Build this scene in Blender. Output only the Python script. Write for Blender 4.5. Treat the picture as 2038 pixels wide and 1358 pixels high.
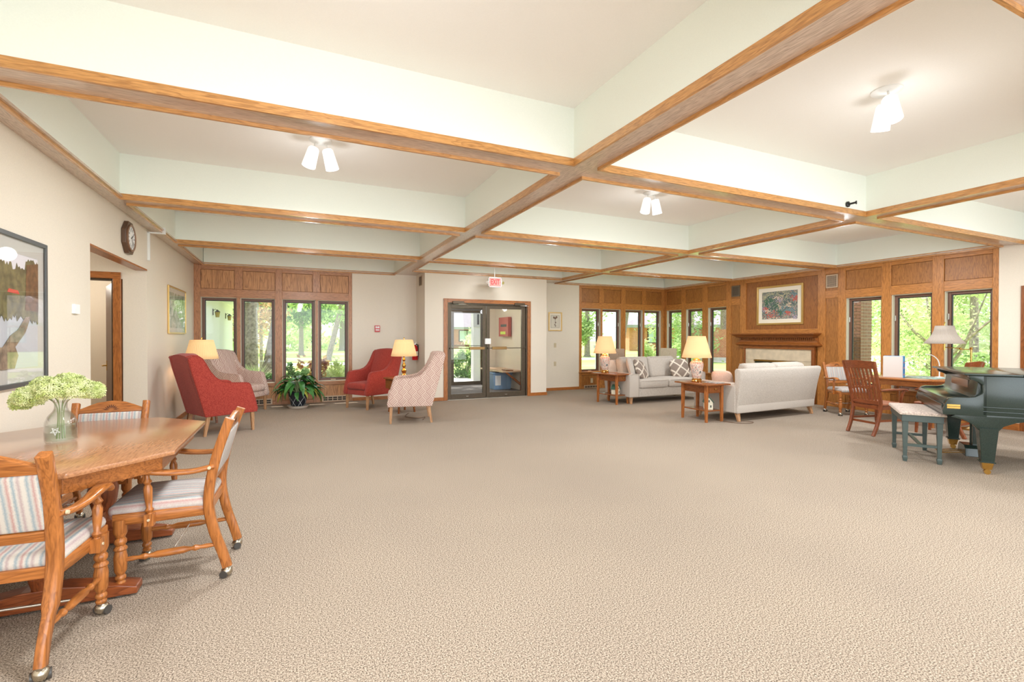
import bpy, bmesh, math, random
from mathutils import Vector, Matrix
for o_ in list(bpy.data.objects): bpy.data.objects.remove(o_)
sc = bpy.context.scene
COL = sc.collection
V = Vector
PI = math.pi
R = math.radians

# ------------------------------------------------------------- camera, sky, sun, lights, exposure
S = 1.4
H = 1.0097*S
YAW, PITCH, ROLL, F = 0.427, -0.0082, 0.0014, 956.2536
s_, c_ = math.sin(YAW), math.cos(YAW); sp, cp = math.sin(PITCH), math.cos(PITCH); sr, cr = math.sin(ROLL), math.cos(ROLL)
fw = V((s_*cp, c_*cp, sp)); u0 = V((-s_*sp, -c_*sp, cp)); r0 = V((c_, -s_, 0))
rt = r0*cr + u0*sr; up = u0*cr - r0*sr
cam = bpy.data.cameras.new('camera'); co = bpy.data.objects.new('camera', cam); COL.objects.link(co)
m = Matrix((rt, up, -fw)).transposed().to_4x4(); m.translation = V((0, 0, H)); co.matrix_world = m
cam.sensor_width = 36; cam.lens = F*36/2038; cam.clip_start = 0.05; cam.clip_end = 500
sc.camera = co
sc.view_settings.view_transform = 'Standard'; sc.view_settings.look = 'None'
sc.view_settings.gamma = 1; sc.view_settings.use_curve_mapping = False
sc.view_settings.exposure = 0.3

w = bpy.data.worlds.new('world'); sc.world = w; w.use_nodes = True
nt = w.node_tree; bg = nt.nodes['Background']
sky = nt.nodes.new('ShaderNodeTexSky'); sky.sky_type = 'NISHITA'; sky.sun_disc = False
sky.sun_elevation = R(58); sky.sun_rotation = R(-15); sky.air_density = 1.0; sky.dust_density = 3.0; sky.ozone_density = 1.0
mx = nt.nodes.new('ShaderNodeMix'); mx.data_type = 'RGBA'; mx.inputs[0].default_value = 0.45
nt.links.new(sky.outputs[0], mx.inputs[6]); mx.inputs[7].default_value = (5.2, 5.6, 6.0, 1)
nt.links.new(mx.outputs[2], bg.inputs[0]); bg.inputs[1].default_value = 0.32

def light(kind, loc, power, color=(1, 1, 1), size=1.0, size_y=None, direction=None, name='light', **kw):
    l = bpy.data.lights.new(name, kind); l.energy = power; l.color = color
    if kind == 'AREA':
        l.size = size
        if size_y: l.shape = 'RECTANGLE'; l.size_y = size_y
    elif kind == 'SUN': l.angle = size
    else: l.shadow_soft_size = size
    for k, v in kw.items(): setattr(l, k, v)
    o = bpy.data.objects.new(name, l); COL.objects.link(o); o.location = loc
    if direction is not None: o.rotation_euler = V(direction).to_track_quat('-Z', 'Y').to_euler()
    return o
LK = 1.5
light('SUN', (0, 30, 30), 4.2, (1, .96, .88), R(.6), direction=(.26, -.50, -.87), name='sun')
# added fill light behind the camera, tilted up; no window is built there
light('AREA', (3.4, -3.2, 1.5), 330, (.90, .955, 1), 10, 2.6, direction=(0.12, 1, .16), name='rear_fill')

# ------------------------------------------------------------- mesh builder
class B:
    def __init__(s): s.v = []; s.f = []
    def add(s, vs, fs, M=None):
        n = len(s.v)
        for p in vs:
            p = V(p)
            s.v.append(tuple(M @ p) if M is not None else tuple(p))
        for f in fs: s.f.append(tuple(i+n for i in f))
        return s
    def box(s, x0, x1, y0, y1, z0, z1, M=None):
        return s.add([(x0, y0, z0), (x1, y0, z0), (x1, y1, z0), (x0, y1, z0), (x0, y0, z1), (x1, y0, z1), (x1, y1, z1), (x0, y1, z1)],
              [(0, 3, 2, 1), (4, 5, 6, 7), (0, 1, 5, 4), (1, 2, 6, 5), (2, 3, 7, 6), (3, 0, 4, 7)], M)
    def prism(s, poly, a, b, plane='xy', M=None):
        def q(p, h):
            return {'xy': (p[0], p[1], h), 'xz': (p[0], h, p[1]), 'yz': (h, p[0], p[1])}[plane]
        n = len(poly)
        vs = [q(p, a) for p in poly]+[q(p, b) for p in poly]
        fs = [tuple(range(n)), tuple(range(2*n-1, n-1, -1))]+[(i, (i+1) % n, n+(i+1) % n, n+i) for i in range(n)]
        return s.add(vs, fs, M)
    def rings(s, rings, close=True, cap=True, M=None):
        n = len(rings[0]); vs = [p for r_ in rings for p in r_]; fs = []
        for k in range(len(rings)-1):
            for i in range(n if close else n-1):
                j = (i+1) % n
                fs.append((k*n+i, k*n+j, (k+1)*n+j, (k+1)*n+i))
        if cap: fs += [tuple(range(n)), tuple(range(len(vs)-1, len(vs)-n-1, -1))]
        return s.add(vs, fs, M)
    def lathe(s, prof, p0=(0, 0, 0), p1=None, n=14, cap=True, M=None):
        # prof: (r, t); t in metres along z from p0, or as a fraction of p0->p1
        p0 = V(p0); d = (V(p1)-p0) if p1 is not None else V((0, 0, 1))
        z = d.normalized(); x = z.orthogonal().normalized() if abs(z.z) < .99 else V((1, 0, 0)); y = z.cross(x)
        rg = [[p0+d*t+x*(r*math.cos(2*PI*i/n))+y*(r*math.sin(2*PI*i/n)) for i in range(n)] for r, t in prof]
        return s.rings(rg, cap=cap, M=M)
    def cyl(s, p0, p1, r0, r1=None, n=10, M=None):
        return s.lathe([(r0, 0), (r0 if r1 is None else r1, 1)], p0, p1, n, M=M)
    def tube(s, pts, r, n=7, M=None):
        pts = [V(p) for p in pts]; rg = []; x = None
        for i, p in enumerate(pts):
            t = (pts[min(i+1, len(pts)-1)]-pts[max(i-1, 0)]).normalized()
            if x is None: x = t.orthogonal().normalized()
            x = (x - t*x.dot(t)).normalized(); y = t.cross(x)
            rr = r[i] if isinstance(r, (list, tuple)) else r
            rg.append([p+x*(rr*math.cos(2*PI*k/n))+y*(rr*math.sin(2*PI*k/n)) for k in range(n)])
        return s.rings(rg, M=M)
    def sweep(s, pts, wd, th, side, M=None, sq=.3):
        pts = [V(p) for p in pts]; side = V(side).normalized(); rg = []
        for i, p in enumerate(pts):
            t = (pts[min(i+1, len(pts)-1)]-pts[max(i-1, 0)]).normalized()
            a = (side - t*side.dot(t)).normalized(); b = t.cross(a)
            W = (wd[i] if isinstance(wd, (list, tuple)) else wd)/2; T = (th[i] if isinstance(th, (list, tuple)) else th)/2
            c = min(W, T)*sq
            rg.append([p+a*x+b*y for x, y in ((W, T-c), (W-c, T), (c-W, T), (-W, T-c), (-W, c-T), (c-W, -T), (W-c, -T), (W, c-T))])
        return s.rings(rg, M=M)
    def sphere(s, c, r, n=10, m_=6, M=None, sc_=(1, 1, 1)):
        rg = []
        for j in range(m_+1):
            a = PI*(.02+.96*j/m_)
            rg.append([(c[0]+sc_[0]*r*math.sin(a)*math.cos(2*PI*i/n), c[1]+sc_[1]*r*math.sin(a)*math.sin(2*PI*i/n), c[2]-sc_[2]*r*math.cos(a)) for i in range(n)])
        return s.rings(rg, M=M)
    def pillow(s, sx, sy, sz, c=(0, 0, 0), M=None, n=8, e=.35, p=6):
        # soft cushion: superellipsoid-like slab, sx,sy,sz full sizes
        rg = []
        for top in (0, 1):
            pass
        N = 4*n; L = 7
        for j in range(L):
            t = -1+2*j/(L-1); k = (1-abs(t)**3*e) if abs(t) < 1 else 1-e*1.15
            zz = math.copysign(abs(t)**.8, t)*sz/2
            ring = []
            for i in range(N):
                a = 2*PI*i/N; ca, sa = math.cos(a), math.sin(a)
                q = (abs(ca)**p+abs(sa)**p)**(-1/p)
                shrink = 1-(1-k)*min(sx, sy, sz*2)/max(.001, 1)*1.0
                ring.append((c[0]+(sx/2-(1-k)*sz*.5)*ca*q, c[1]+(sy/2-(1-k)*sz*.5)*sa*q, c[2]+zz))
            rg.append(ring)
        return s.rings(rg, M=M)
    def rbox(s, x0, x1, y0, y1, z0, z1, r=.03, M=None, seg=3, crown=0):
        # box with all edges rounded
        bm = bmesh.new(); bmesh.ops.create_cube(bm, size=1)
        for v in bm.verts: v.co = V(((x0+x1)/2+v.co.x*(x1-x0), (y0+y1)/2+v.co.y*(y1-y0), (z0+z1)/2+v.co.z*(z1-z0)))
        r = min(r, (x1-x0)*.48, (y1-y0)*.48, (z1-z0)*.48)
        bmesh.ops.bevel(bm, geom=list(bm.edges), offset=r, segments=seg, profile=.5, affect='EDGES')
        if crown:
            cx, cy = (x0+x1)/2, (y0+y1)/2
            bmesh.ops.subdivide_edges(bm, edges=[e for e in bm.edges if e.calc_length() > .15], cuts=3, use_grid_fill=True)
            for v in bm.verts:
                if v.co.z > (z0+z1)/2:
                    v.co.z += crown*max(0, 1-((v.co.x-cx)/(x1-x0)*2)**2)*max(0, 1-((v.co.y-cy)/(y1-y0)*2)**2)
        bm.verts.index_update()
        vs = [v.co.copy() for v in bm.verts]; fs = [tuple(v.index for v in f.verts) for f in bm.faces]; bm.free()
        return s.add(vs, fs, M)
    def make(s, name, mat, parent=None, bevel=0, smooth=True, angle=38, solid=0, loc=None, **props):
        me = bpy.data.meshes.new(name); me.from_pydata(s.v, [], s.f)
        bm = bmesh.new(); bm.from_mesh(me)
        bmesh.ops.recalc_face_normals(bm, faces=bm.faces)
        if bevel: bmesh.ops.bevel(bm, geom=[e for e in bm.edges if len(e.link_faces) == 2 and e.calc_face_angle(0) > .6], offset=bevel, segments=2, profile=.6, affect='EDGES', clamp_overlap=True)
        if smooth:
            for f in bm.faces: f.smooth = True
            for e in bm.edges:
                if len(e.link_faces) == 2 and e.calc_face_angle(0) > R(angle): e.smooth = False
        bm.to_mesh(me); bm.free()
        if isinstance(mat, (list, tuple)):
            for mm in mat: me.materials.append(mm)
        else: me.materials.append(mat)
        o = bpy.data.objects.new(name, me); COL.objects.link(o)
        if parent is not None: o.parent = parent
        if loc is not None: o.location = loc
        if solid:
            md = o.modifiers.new('s', 'SOLIDIFY'); md.thickness = solid; md.offset = 0
        for k, v_ in props.items(): o[k] = v_
        return o

def tag(o, label, cat, group=None):
    o['label'] = label; o['category'] = cat
    if group: o['group'] = group
    return o
def thing(name, label, cat, loc=(0, 0, 0), rz=0, group=None, scale=1):
    o = bpy.data.objects.new(name, None); COL.objects.link(o); o.location = loc; o.rotation_euler = (0, 0, rz); o.scale = (scale,)*3
    o.empty_display_size = .1
    return tag(o, label, cat, group)
def struct(name, loc=(0, 0, 0)):
    o = bpy.data.objects.new(name, None); COL.objects.link(o); o['kind'] = 'structure'; o.location = loc; o.empty_display_size = .1
    return o
def dup(root, loc, rz, label, scale=1):
    def cp_(o, par):
        c = o.copy(); COL.objects.link(c)
        if par is not None:
            c.parent = par; c.matrix_parent_inverse = o.matrix_parent_inverse.copy()
        for ch in list(o.children): cp_(ch, c)
        return c
    r_ = cp_(root, None); r_.location = loc; r_.rotation_euler = (0, 0, rz); r_.scale = (scale,)*3; r_['label'] = label
    return r_
def Mt(loc=(0, 0, 0), rx=0, ry=0, rz=0):
    return Matrix.Translation(V(loc)) @ Matrix.Rotation(rz, 4, 'Z') @ Matrix.Rotation(ry, 4, 'Y') @ Matrix.Rotation(rx, 4, 'X')
def bez(pts, n=6):
    # catmull-rom through points
    out = []; P = [V(p) for p in pts]
    for i in range(len(P)-1):
        p0, p1, p2, p3 = P[max(i-1, 0)], P[i], P[i+1], P[min(i+2, len(P)-1)]
        for k in range(n):
            t = k/n
            out.append(.5*((2*p1)+(p2-p0)*t+(2*p0-5*p1+4*p2-p3)*t*t+(3*p1-p0-3*p2+p3)*t**3))
    out.append(P[-1]); return out

# ------------------------------------------------------------- materials
def srgb(r, g, b):
    f = lambda c: (c/255/12.92) if c/255 <= .04045 else ((c/255+.055)/1.055)**2.4
    return (f(r), f(g), f(b), 1)
MATS = {}
def newmat(name):
    m_ = bpy.data.materials.new(name); m_.use_nodes = True
    return m_, m_.node_tree, m_.node_tree.nodes['Principled BSDF']
def nd(t, ty, **kw):
    n = t.nodes.new(ty)
    for k, v_ in kw.items():
        if k.startswith('i_'):
            key = k[2:]; key = int(key) if key.isdigit() else key
            n.inputs[key].default_value = v_
        else: setattr(n, k, v_)
    return n
def ramp(t, fac, stops, interp='LINEAR'):
    n = t.nodes.new('ShaderNodeValToRGB'); n.color_ramp.interpolation = interp
    el = n.color_ramp.elements
    while len(el) < len(stops): el.new(.5)
    for e, (p, c) in zip(el, stops): e.position = p; e.color = c
    t.links.new(fac, n.inputs[0]); return n
def plain(name, col, rough=.5, metal=0, spec=.5, noise=0, nscale=40, bump=0, coat=0):
    if name in MATS: return MATS[name]
    m_, t, b = newmat(name)
    b.inputs['Base Color'].default_value = col; b.inputs['Roughness'].default_value = rough; b.inputs['Metallic'].default_value = metal
    b.inputs['Specular IOR Level'].default_value = spec; b.inputs['Coat Weight'].default_value = coat; b.inputs['Coat Roughness'].default_value = .08
    if noise or bump:
        tc = nd(t, 'ShaderNodeTexCoord'); n = nd(t, 'ShaderNodeTexNoise', i_Scale=nscale, i_Detail=4.0)
        t.links.new(tc.outputs['Object'], n.inputs['Vector'])
        if noise:
            r_ = ramp(t, n.outputs[0], [(.35, tuple(c*(1-noise) for c in col[:3])+(1,)), (.65, tuple(min(1, c*(1+noise)) for c in col[:3])+(1,))])
            t.links.new(r_.outputs[0], b.inputs['Base Color'])
        if bump:
            bp = nd(t, 'ShaderNodeBump', i_Strength=bump, i_Distance=.01); t.links.new(n.outputs[0], bp.inputs['Height']); t.links.new(bp.outputs[0], b.inputs['Normal'])
    MATS[name] = m_; return m_
def oak(axis='x', base=(190, 118, 60), dark=(128, 72, 32), rough=.34, key='oak', scale=1.0, coat=0.0):
    nm = key+'_'+axis
    if nm in MATS: return MATS[nm]
    m_, t, b = newmat(nm)
    tc = nd(t, 'ShaderNodeTexCoord'); mp = nd(t, 'ShaderNodeMapping')
    sc3 = {'x': (.9, 9, 9), 'y': (9, .9, 9), 'z': (9, 9, .9)}[axis]
    mp.inputs['Scale'].default_value = tuple(q*scale for q in sc3); t.links.new(tc.outputs['Object'], mp.inputs[0])
    n1 = nd(t, 'ShaderNodeTexNoise', i_Scale=1.6, i_Detail=3.0, i_Distortion=.6); t.links.new(mp.outputs[0], n1.inputs['Vector'])
    mu = nd(t, 'ShaderNodeMath', operation='MULTIPLY'); mu.inputs[1].default_value = 9; t.links.new(n1.outputs[0], mu.inputs[0])
    fr = nd(t, 'ShaderNodeMath', operation='FRACT'); t.links.new(mu.outputs[0], fr.inputs[0])
    n2 = nd(t, 'ShaderNodeTexNoise', i_Scale=14.0, i_Detail=5.0); t.links.new(mp.outputs[0], n2.inputs['Vector'])
    m1 = tuple((a+c)/2 for a, c in zip(base, dark))
    r1 = ramp(t, fr.outputs[0], [(0, srgb(*base)), (.55, srgb(*[.93*a+.07*c for a, c in zip(base, dark)])), (.88, srgb(*[.45*a+.55*c for a, c in zip(base, dark)])), (1, srgb(*base))])
    r2 = ramp(t, n2.outputs[0], [(.38, (.55, .5, .45, 1)), (.58, (1, 1, 1, 1))])
    mx_ = nd(t, 'ShaderNodeMix', data_type='RGBA', blend_type='MULTIPLY'); mx_.inputs[0].default_value = .55
    t.links.new(r1.outputs[0], mx_.inputs[6]); t.links.new(r2.outputs[0], mx_.inputs[7]); t.links.new(mx_.outputs[2], b.inputs['Base Color'])
    b.inputs['Roughness'].default_value = rough; b.inputs['Coat Weight'].default_value = coat; b.inputs['Coat Roughness'].default_value = .22
    bp = nd(t, 'ShaderNodeBump', i_Strength=.12, i_Distance=.003); t.links.new(n2.outputs[0], bp.inputs['Height']); t.links.new(bp.outputs[0], b.inputs['Normal'])
    MATS[nm] = m_; return m_
BEAM = dict(key='beam_oak', base=(208, 150, 86), dark=(160, 104, 52), rough=.3, coat=.8)
PAN = dict(key='wall_oak', base=(192, 134, 90), dark=(134, 86, 52), rough=.4, coat=.2)
PANR = dict(key='fire_oak', base=(196, 130, 64), dark=(138, 84, 34), rough=.38)
SOF = dict(key='soffit_sheen_oak', base=(214, 190, 170), dark=(176, 150, 132), rough=.3, coat=.7)  # beam oak made paler: reflected light on the undersides is put into the colour
CH = dict(key='chair_oak', base=(184, 114, 56), dark=(122, 68, 30), rough=.28)
TB = dict(key='table_oak', base=(186, 130, 88), dark=(156, 102, 66), rough=.2, coat=.8)
RD = dict(key='cherry', base=(150, 80, 42), dark=(94, 44, 22), rough=.3)
ET = dict(key='end_oak', base=(150, 88, 44), dark=(96, 50, 24), rough=.25)
LG = dict(key='pale_leg', base=(196, 150, 108), dark=(160, 112, 76), rough=.4)

wallp = plain('cream_textured_wall', srgb(228, 217, 200), .5, noise=.025, nscale=120, bump=.12)
coffer_white = plain('coffer_white_plaster', srgb(238, 242, 232), .75, noise=.012, nscale=150, bump=.08)
ceil_white = plain('ceiling_plaster', srgb(244, 240, 234), .8, noise=.012, nscale=150, bump=.1)
soffit_cream = plain('white_trim', srgb(236, 236, 232), .5)
dark_bronze = plain('dark_bronze_aluminium', srgb(88, 76, 62), .38, .55, noise=.08, nscale=20)
win_brown = plain('brown_window_sash', srgb(112, 78, 62), .4)
jamb_cream = plain('cream_jamb', srgb(205, 198, 178), .6)
chrome = plain('chrome', (.8, .8, .8, 1), .12, 1)
brass = plain('polished_brass', srgb(214, 170, 92), .18, 1)
gold = plain('gold_frame', srgb(205, 170, 105), .3, .8)
black = plain('black_plastic', srgb(28, 28, 30), .4)
white = plain('white_enamel', srgb(240, 240, 238), .35)
beige_pl = plain('beige_plastic', srgb(206, 190, 158), .45)
vent_m = plain('tan_metal_grille', srgb(190, 165, 138), .45, .2)
vent_hole = plain('vent_dark', srgb(60, 52, 44), .8)
red_m = plain('red_enamel', srgb(200, 24, 30), .3)

def carpet():
    m_, t, b = newmat('speckled_carpet')
    tc = nd(t, 'ShaderNodeTexCoord')
    n = nd(t, 'ShaderNodeTexNoise', i_Scale=150.0, i_Detail=2.5, i_Roughness=.6); t.links.new(tc.outputs['Object'], n.inputs['Vector'])
    v = nd(t, 'ShaderNodeTexVoronoi', i_Scale=70.0); t.links.new(tc.outputs['Object'], v.inputs['Vector'])
    r1 = ramp(t, n.outputs[0], [(.36, srgb(92, 80, 69)), (.46, srgb(141, 127, 112)), (.55, srgb(177, 161, 143)), (.68, srgb(206, 191, 173))])
    n3 = nd(t, 'ShaderNodeTexNoise', i_Scale=.9, i_Detail=2.0); t.links.new(tc.outputs['Object'], n3.inputs['Vector'])
    r3 = ramp(t, n3.outputs[0], [(.3, (.93, .93, .94, 1)), (.7, (1, 1, 1, 1))])
    mx_ = nd(t, 'ShaderNodeMix', data_type='RGBA', blend_type='MULTIPLY'); mx_.inputs[0].default_value = 1
    t.links.new(r1.outputs[0], mx_.inputs[6]); t.links.new(r3.outputs[0], mx_.inputs[7])
    t.links.new(mx_.outputs[2], b.inputs['Base Color']); b.inputs['Roughness'].default_value = 1; b.inputs['Specular IOR Level'].default_value = .1
    bp = nd(t, 'ShaderNodeBump', i_Strength=.35, i_Distance=.004); t.links.new(n.outputs[0], bp.inputs['Height']); t.links.new(bp.outputs[0], b.inputs['Normal'])
    return m_
carpet_m = carpet()
def glass_m(name='window_glass', tint=(1, 1, 1, 1), k=.06):
    m_, t, b = newmat(name); t.nodes.remove(b)
    out = t.nodes['Material Output']; tr = nd(t, 'ShaderNodeBsdfTransparent'); tr.inputs[0].default_value = tint
    gl = nd(t, 'ShaderNodeBsdfGlossy'); gl.inputs['Roughness'].default_value = .01
    lw0 = nd(t, 'ShaderNodeLayerWeight'); lw0.inputs[0].default_value = .5
    p5 = nd(t, 'ShaderNodeMath', operation='POWER'); p5.inputs[1].default_value = 5; t.links.new(lw0.outputs['Facing'], p5.inputs[0])
    lw = nd(t, 'ShaderNodeMath', operation='MULTIPLY_ADD'); lw.inputs[1].default_value = .6; lw.inputs[2].default_value = .025; t.links.new(p5.outputs[0], lw.inputs[0])
    mx_ = nd(t, 'ShaderNodeMixShader'); t.links.new(lw.outputs[0], mx_.inputs[0]); t.links.new(tr.outputs[0], mx_.inputs[1]); t.links.new(gl.outputs[0], mx_.inputs[2])
    t.links.new(mx_.outputs[0], out.inputs[0]); return m_
glass = glass_m()
def emis(name, col, st, base=None):
    m_, t, b = newmat(name); b.inputs['Base Color'].default_value = base or col
    b.inputs['Emission Color'].default_value = col; b.inputs['Emission Strength'].default_value = st; b.inputs['Roughness'].default_value = .6
    return m_
def fabric(name, c1, c2, sc_=260, rough=.95):
    m_, t, b = newmat(name); tc = nd(t, 'ShaderNodeTexCoord')
    n = nd(t, 'ShaderNodeTexNoise', i_Scale=float(sc_), i_Detail=2.0); t.links.new(tc.outputs['Object'], n.inputs['Vector'])
    r_ = ramp(t, n.outputs[0], [(.35, srgb(*c2)), (.62, srgb(*c1))]); t.links.new(r_.outputs[0], b.inputs['Base Color'])
    b.inputs['Roughness'].default_value = rough; b.inputs['Specular IOR Level'].default_value = .15
    b.inputs['Sheen Weight'].default_value = .15
    bp = nd(t, 'ShaderNodeBump', i_Strength=.25, i_Distance=.002); t.links.new(n.outputs[0], bp.inputs['Height']); t.links.new(bp.outputs[0], b.inputs['Normal'])
    return m_
red_fab = fabric('red_tweed', (178, 74, 62), (142, 50, 42), 130)
sofa_fab = fabric('oatmeal_fabric', (208, 198, 188), (172, 162, 150), 150)
def striped(name, axis, cols, sc_=12.0):
    m_, t, b = newmat(name); tc = nd(t, 'ShaderNodeTexCoord'); sx = nd(t, 'ShaderNodeSeparateXYZ'); t.links.new(tc.outputs['Object'], sx.inputs[0])
    n = nd(t, 'ShaderNodeTexNoise', i_Scale=130.0, i_Detail=2.0); t.links.new(tc.outputs['Object'], n.inputs['Vector'])
    a = nd(t, 'ShaderNodeMath', operation='MULTIPLY_ADD'); a.inputs[1].default_value = sc_; t.links.new(sx.outputs[axis], a.inputs[0])
    s2 = nd(t, 'ShaderNodeMath', operation='MULTIPLY'); s2.inputs[1].default_value = .12; t.links.new(n.outputs[0], s2.inputs[0]); t.links.new(s2.outputs[0], a.inputs[2])
    fr = nd(t, 'ShaderNodeMath', operation='FRACT'); t.links.new(a.outputs[0], fr.inputs[0])
    k = len(cols); r_ = ramp(t, fr.outputs[0], [(i/k, srgb(*c)) for i, c in enumerate(cols)], 'LINEAR')
    t.links.new(r_.outputs[0], b.inputs['Base Color']); b.inputs['Roughness'].default_value = .9; b.inputs['Specular IOR Level'].default_value = .15
    return m_
STR = [(204, 196, 186), (150, 162, 168), (196, 190, 182), (184, 146, 140), (206, 198, 188), (146, 160, 166), (202, 194, 186), (178, 158, 156), (204, 196, 186)]
stripe_x = striped('striped_upholstery', 0, STR)
def lattice(name, c1, c2, sc_=11.0, w_=.22):
    # concentric woven squares
    m_, t, b = newmat(name); tc = nd(t, 'ShaderNodeTexCoord'); mp = nd(t, 'ShaderNodeMapping'); mp.inputs['Rotation'].default_value = (0, R(45), 0)
    # project object x/y together with z so that every face of the chair shows it
    sx = nd(t, 'ShaderNodeSeparateXYZ'); t.links.new(tc.outputs['Object'], sx.inputs[0])
    ad = nd(t, 'ShaderNodeMath', operation='ADD'); t.links.new(sx.outputs[0], ad.inputs[0]); t.links.new(sx.outputs[1], ad.inputs[1])
    cb = nd(t, 'ShaderNodeCombineXYZ'); t.links.new(ad.outputs[0], cb.inputs[0]); t.links.new(sx.outputs[2], cb.inputs[2]); t.links.new(cb.outputs[0], mp.inputs[0])
    s3 = nd(t, 'ShaderNodeSeparateXYZ'); t.links.new(mp.outputs[0], s3.inputs[0])
    def op(o, a_, b_=None, v_=None):
        q = nd(t, 'ShaderNodeMath', operation=o); t.links.new(a_, q.inputs[0])
        if b_ is not None: t.links.new(b_, q.inputs[1])
        if v_ is not None: q.inputs[1].default_value = v_
        return q.outputs[0]
    X = op('MULTIPLY', s3.outputs[0], v_=sc_); Z = op('MULTIPLY', s3.outputs[2], v_=sc_)
    par = op('MODULO', op('ABSOLUTE', op('ADD', op('FLOOR', X), op('FLOOR', Z))), v_=2.0)
    fx = op('FRACT', op('MULTIPLY', X, v_=4.0)); fz = op('FRACT', op('MULTIPLY', Z, v_=4.0))
    a = op('LESS_THAN', fx, v_=.30); c = op('LESS_THAN', fz, v_=.30)
    inv = op('SUBTRACT', par, v_=1.0); inv = op('ABSOLUTE', inv)
    fac = op('ADD', op('MULTIPLY', a, par), op('MULTIPLY', c, inv))
    r_ = ramp(t, fac, [(0, srgb(*c1)), (1, srgb(*c2))]); t.links.new(r_.outputs[0], b.inputs['Base Color'])
    b.inputs['Roughness'].default_value = .9; b.inputs['Specular IOR Level'].default_value = .15
    return m_
tan_fab = lattice('tan_lattice_fabric', (188, 156, 144), (226, 208, 194), 9.5)
def diamond(name, c1, c2, sc_, w_):
    m_, t, b = newmat(name); tc = nd(t, 'ShaderNodeTexCoord'); mp = nd(t, 'ShaderNodeMapping'); mp.inputs['Rotation'].default_value = (0, R(45), 0); mp.inputs['Scale'].default_value = (sc_, 1, sc_)
    t.links.new(tc.outputs['Object'], mp.inputs[0]); s3 = nd(t, 'ShaderNodeSeparateXYZ'); t.links.new(mp.outputs[0], s3.inputs[0]); o_ = []
    for k in (0, 2):
        f = nd(t, 'ShaderNodeMath', operation='FRACT'); t.links.new(s3.outputs[k], f.inputs[0]); l_ = nd(t, 'ShaderNodeMath', operation='LESS_THAN'); l_.inputs[1].default_value = w_; t.links.new(f.outputs[0], l_.inputs[0]); o_.append(l_.outputs[0])
    mx_ = nd(t, 'ShaderNodeMath', operation='MAXIMUM'); t.links.new(o_[0], mx_.inputs[0]); t.links.new(o_[1], mx_.inputs[1])
    r_ = ramp(t, mx_.outputs[0], [(0, srgb(*c1)), (1, srgb(*c2))]); t.links.new(r_.outputs[0], b.inputs['Base Color']); b.inputs['Roughness'].default_value = .9; return m_
pil_fab = diamond('taupe_diamond_fabric', (142, 126, 114), (222, 210, 194), 5.2, .17)
# ------------------------------------------------------------- the room
XL, XR, YW, YD = -1.77, 10.03, 11.12, 10.325
Zb = 2.0097*S; ZC = 3.285; ZS = Zb+.026
BX = [2.2176, 6.1678]; BY = [-1.75, .865, 3.511, 6.2584, 8.7835]
hx, hy = .131, .1354
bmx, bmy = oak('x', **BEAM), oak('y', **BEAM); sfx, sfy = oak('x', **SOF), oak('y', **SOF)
fl = B().box(-4.6, 10.3, -5, 11.4, -.1, 0).make('floor', carpet_m, smooth=False); fl['kind'] = 'structure'
cl = B().box(-1.95, 10.25, -5, 11.35, ZC, ZC+.1).make('ceiling', ceil_white, smooth=False); cl['kind'] = 'structure'
# long beams, then cross beams between them
xs = [(-1.601, BX[0]-hx), (BX[0]+hx, BX[1]-hx), (BX[1]+hx, 9.987)]
ys = [(-4.7, BY[0]-hy), (BY[0]+hy, BY[1]-hy), (BY[1]+hy, BY[2]-hy), (BY[2]+hy, BY[3]-hy), (BY[3]+hy, BY[4]-hy), (BY[4]+hy, 11.08)]
for x in BX:
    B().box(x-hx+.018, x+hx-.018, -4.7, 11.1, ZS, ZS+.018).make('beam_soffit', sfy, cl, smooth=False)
    B().box(x-hx+.008, x+hx-.008, -4.7, 11.3, ZS+.02, ZC).make('coffer_wall', coffer_white, cl, smooth=False)
for y in BY:
    for a, b in ((XL, BX[0]-hx+.018), (BX[0]+hx-.018, BX[1]-hx+.018), (BX[1]+hx-.018, XR)):
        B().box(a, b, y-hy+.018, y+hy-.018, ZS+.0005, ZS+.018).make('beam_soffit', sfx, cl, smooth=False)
    for a, b in ((XL, BX[0]-hx+.008), (BX[0]+hx-.008, BX[1]-hx+.008), (BX[1]+hx-.008, XR)):
        B().box(a, b, y-hy+.008, y+hy-.008, ZS+.02, ZC).make('coffer_wall', coffer_white, cl, smooth=False)
# perimeter soffits
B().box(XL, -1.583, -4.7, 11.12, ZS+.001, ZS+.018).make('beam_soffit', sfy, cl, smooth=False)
B().box(XL-.1, -1.609, -4.7, 11.3, ZS+.02, ZC).make('coffer_wall', coffer_white, cl, smooth=False)
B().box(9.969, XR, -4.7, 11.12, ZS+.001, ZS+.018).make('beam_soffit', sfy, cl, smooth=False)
B().box(9.995, XR+.1, -4.7, 11.3, ZS+.02, ZC).make('coffer_wall', coffer_white, cl, smooth=False)
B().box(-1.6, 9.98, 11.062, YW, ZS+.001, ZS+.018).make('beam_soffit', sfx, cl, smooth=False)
B().box(-1.6, 9.98, 11.088, 11.3, ZS+.02, ZC).make('coffer_wall', coffer_white, cl, smooth=False)
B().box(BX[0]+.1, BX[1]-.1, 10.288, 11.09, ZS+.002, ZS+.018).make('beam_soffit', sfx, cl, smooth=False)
B().box(BX[0]+.1, BX[1]-.1, 10.308, 11.2, ZS+.02, ZC).make('coffer_wall', coffer_white, cl, smooth=False)
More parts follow.
